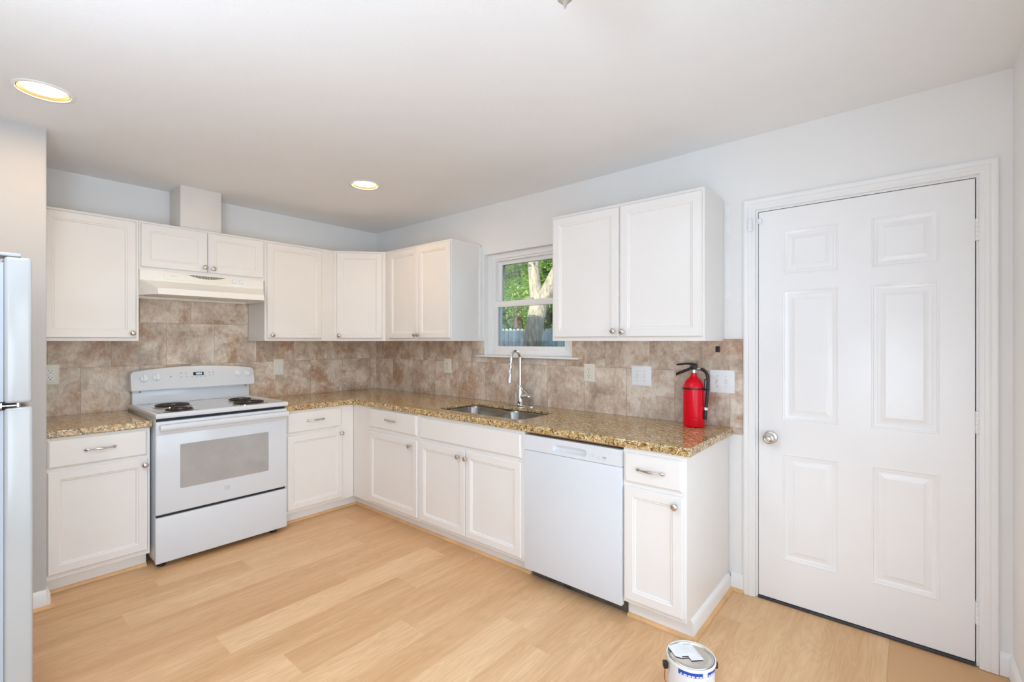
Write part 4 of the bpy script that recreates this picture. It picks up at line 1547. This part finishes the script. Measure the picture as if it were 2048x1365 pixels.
def skin_tree(name, pts, mat, parent):
    """pts: list of chains [(x,y,z,r),...] meeting at shared points; grown as lofted tubes"""
    mb = MB()
    for ch in pts:
        mb.tube([p[:3] for p in ch], [p[3] for p in ch], 14)
    return mb.build(name, mat, parent, angle=80)


def leaves(mb, c, rad, n, size, rnd):
    for _ in range(n):
        while True:
            v = Vector((rnd.uniform(-1, 1), rnd.uniform(-1, 1), rnd.uniform(-1, 1)))
            if .35 < v.length < 1:
                break
        p = Vector(c) + Vector((v.x * rad[0], v.y * rad[1], v.z * rad[2]))
        a = Vector((rnd.uniform(-1, 1), rnd.uniform(-1, 1), rnd.uniform(-.6, .6))).normalized()
        b = a.cross(Vector((rnd.uniform(-1, 1), rnd.uniform(-1, 1), rnd.uniform(-1, 1)))).normalized()
        s = size * rnd.uniform(.6, 1.25)
        mb.faces([tuple(p - a * s), tuple(p + b * s * .5 + a * s * .1), tuple(p + a * s), tuple(p - b * s * .5 + a * s * .1)], [(0, 1, 2, 3)])


rl = random.Random(5)
# forked tree in front of the fence
ty = 3.6
root = thing('tree', (-.98, ty, -.3), 'forked pale-barked tree trunk seen through the window, standing before the fence', 'tree', 'garden trees')
skin_tree('trunk', [[(-1.35, ty, -.31, .24), (-1.15, ty, .5, .20), (-.80, ty, 1.2, .165), (-.70, ty, 1.75, .15), (-.61, ty, 2.05, .16), (-.60, ty, 2.2, .10)],
                    [(-.63, ty, 1.95, .13), (-.70, ty, 2.2, .105), (-.74, ty, 2.6, .10), (-.76, ty, 3.4, .09), (-.70, ty, 4.6, .06)],
                    [(-.62, ty, 1.95, .13), (-.50, ty, 2.12, .12), (-.32, ty, 2.40, .115), (-.02, ty + .03, 2.9, .10), (.5, ty + .1, 3.8, .07)]], 'bark', root)
mb = MB()
for _ in range(26):
    leaves(mb, (rl.uniform(-2.6, 1.6), ty + rl.uniform(-1.3, -.4), rl.uniform(3.2, 5.0)), (.6, .5, .45), 150, .06, rl)
mb.build('foliage', 'leaf_green', root, recalc=False, smooth=False)
tlab = ['tall slim dark tree trunk with hanging leaves left of the forked tree, beyond the fence', 'leafy bright green tree behind the fork of the pale-barked trunk',
        'dense dark green tree farthest back beyond the fence']
specs = [(-3.25, 6.2, 2.1, 'leaf_green', 5200, .036), (-3.6, 7.6, 2.6, 'leaf_green', 5200, .044), (-5.7, 9.5, 3.0, 'leaf_dark', 12000, .15)]
for (tx, tyy, tz, lm, n, sz), lb in zip(specs, tlab):
    root = thing('tree', (tx, tyy, -.3), lb, 'tree', 'garden trees')
    skin_tree('trunk', [[(tx, tyy, -.31, .14), (tx + .05, tyy, 1.5, .12), (tx - .02, tyy, 3.2, .10), (tx + .05, tyy, 5, .06)]], 'bark_dark', root)
    mb = MB()
    if lm == 'leaf_dark':
        for _ in range(46):
            leaves(mb, (tx + rl.uniform(-2.6, 3.2), tyy + rl.uniform(-.6, .6), rl.uniform(.3, 5.6)), (.9, .5, .8), n // 12, sz, rl)
    else:
        for _ in range(22):
            leaves(mb, (tx + rl.uniform(-1.0, 1.0), tyy + rl.uniform(-.5, .4), tz + rl.uniform(-1.1, 1.6)), (.42, .35, .40), n // 16, sz, rl)
    mb.build('foliage', lm, root, recalc=False, smooth=False)
sh = thing('shrub', (-1.5, 4.0, -.3), 'low green weeds growing at the foot of the fence', 'shrub')
mb = MB()
for _ in range(16):
    leaves(mb, (rl.uniform(-2.8, .4), 4.0 + rl.uniform(-.01, .01), rl.uniform(.6, 1.25)), (.16, .03, .22), 40, .04, rl)
mb.build('foliage', 'leaf_green', sh, recalc=False, smooth=False)
MB().tube([(-1.5, 4.0, -.301), (-1.5, 4.0, 1.0)], [.02, .01], 8).build('stem', 'bark', sh)
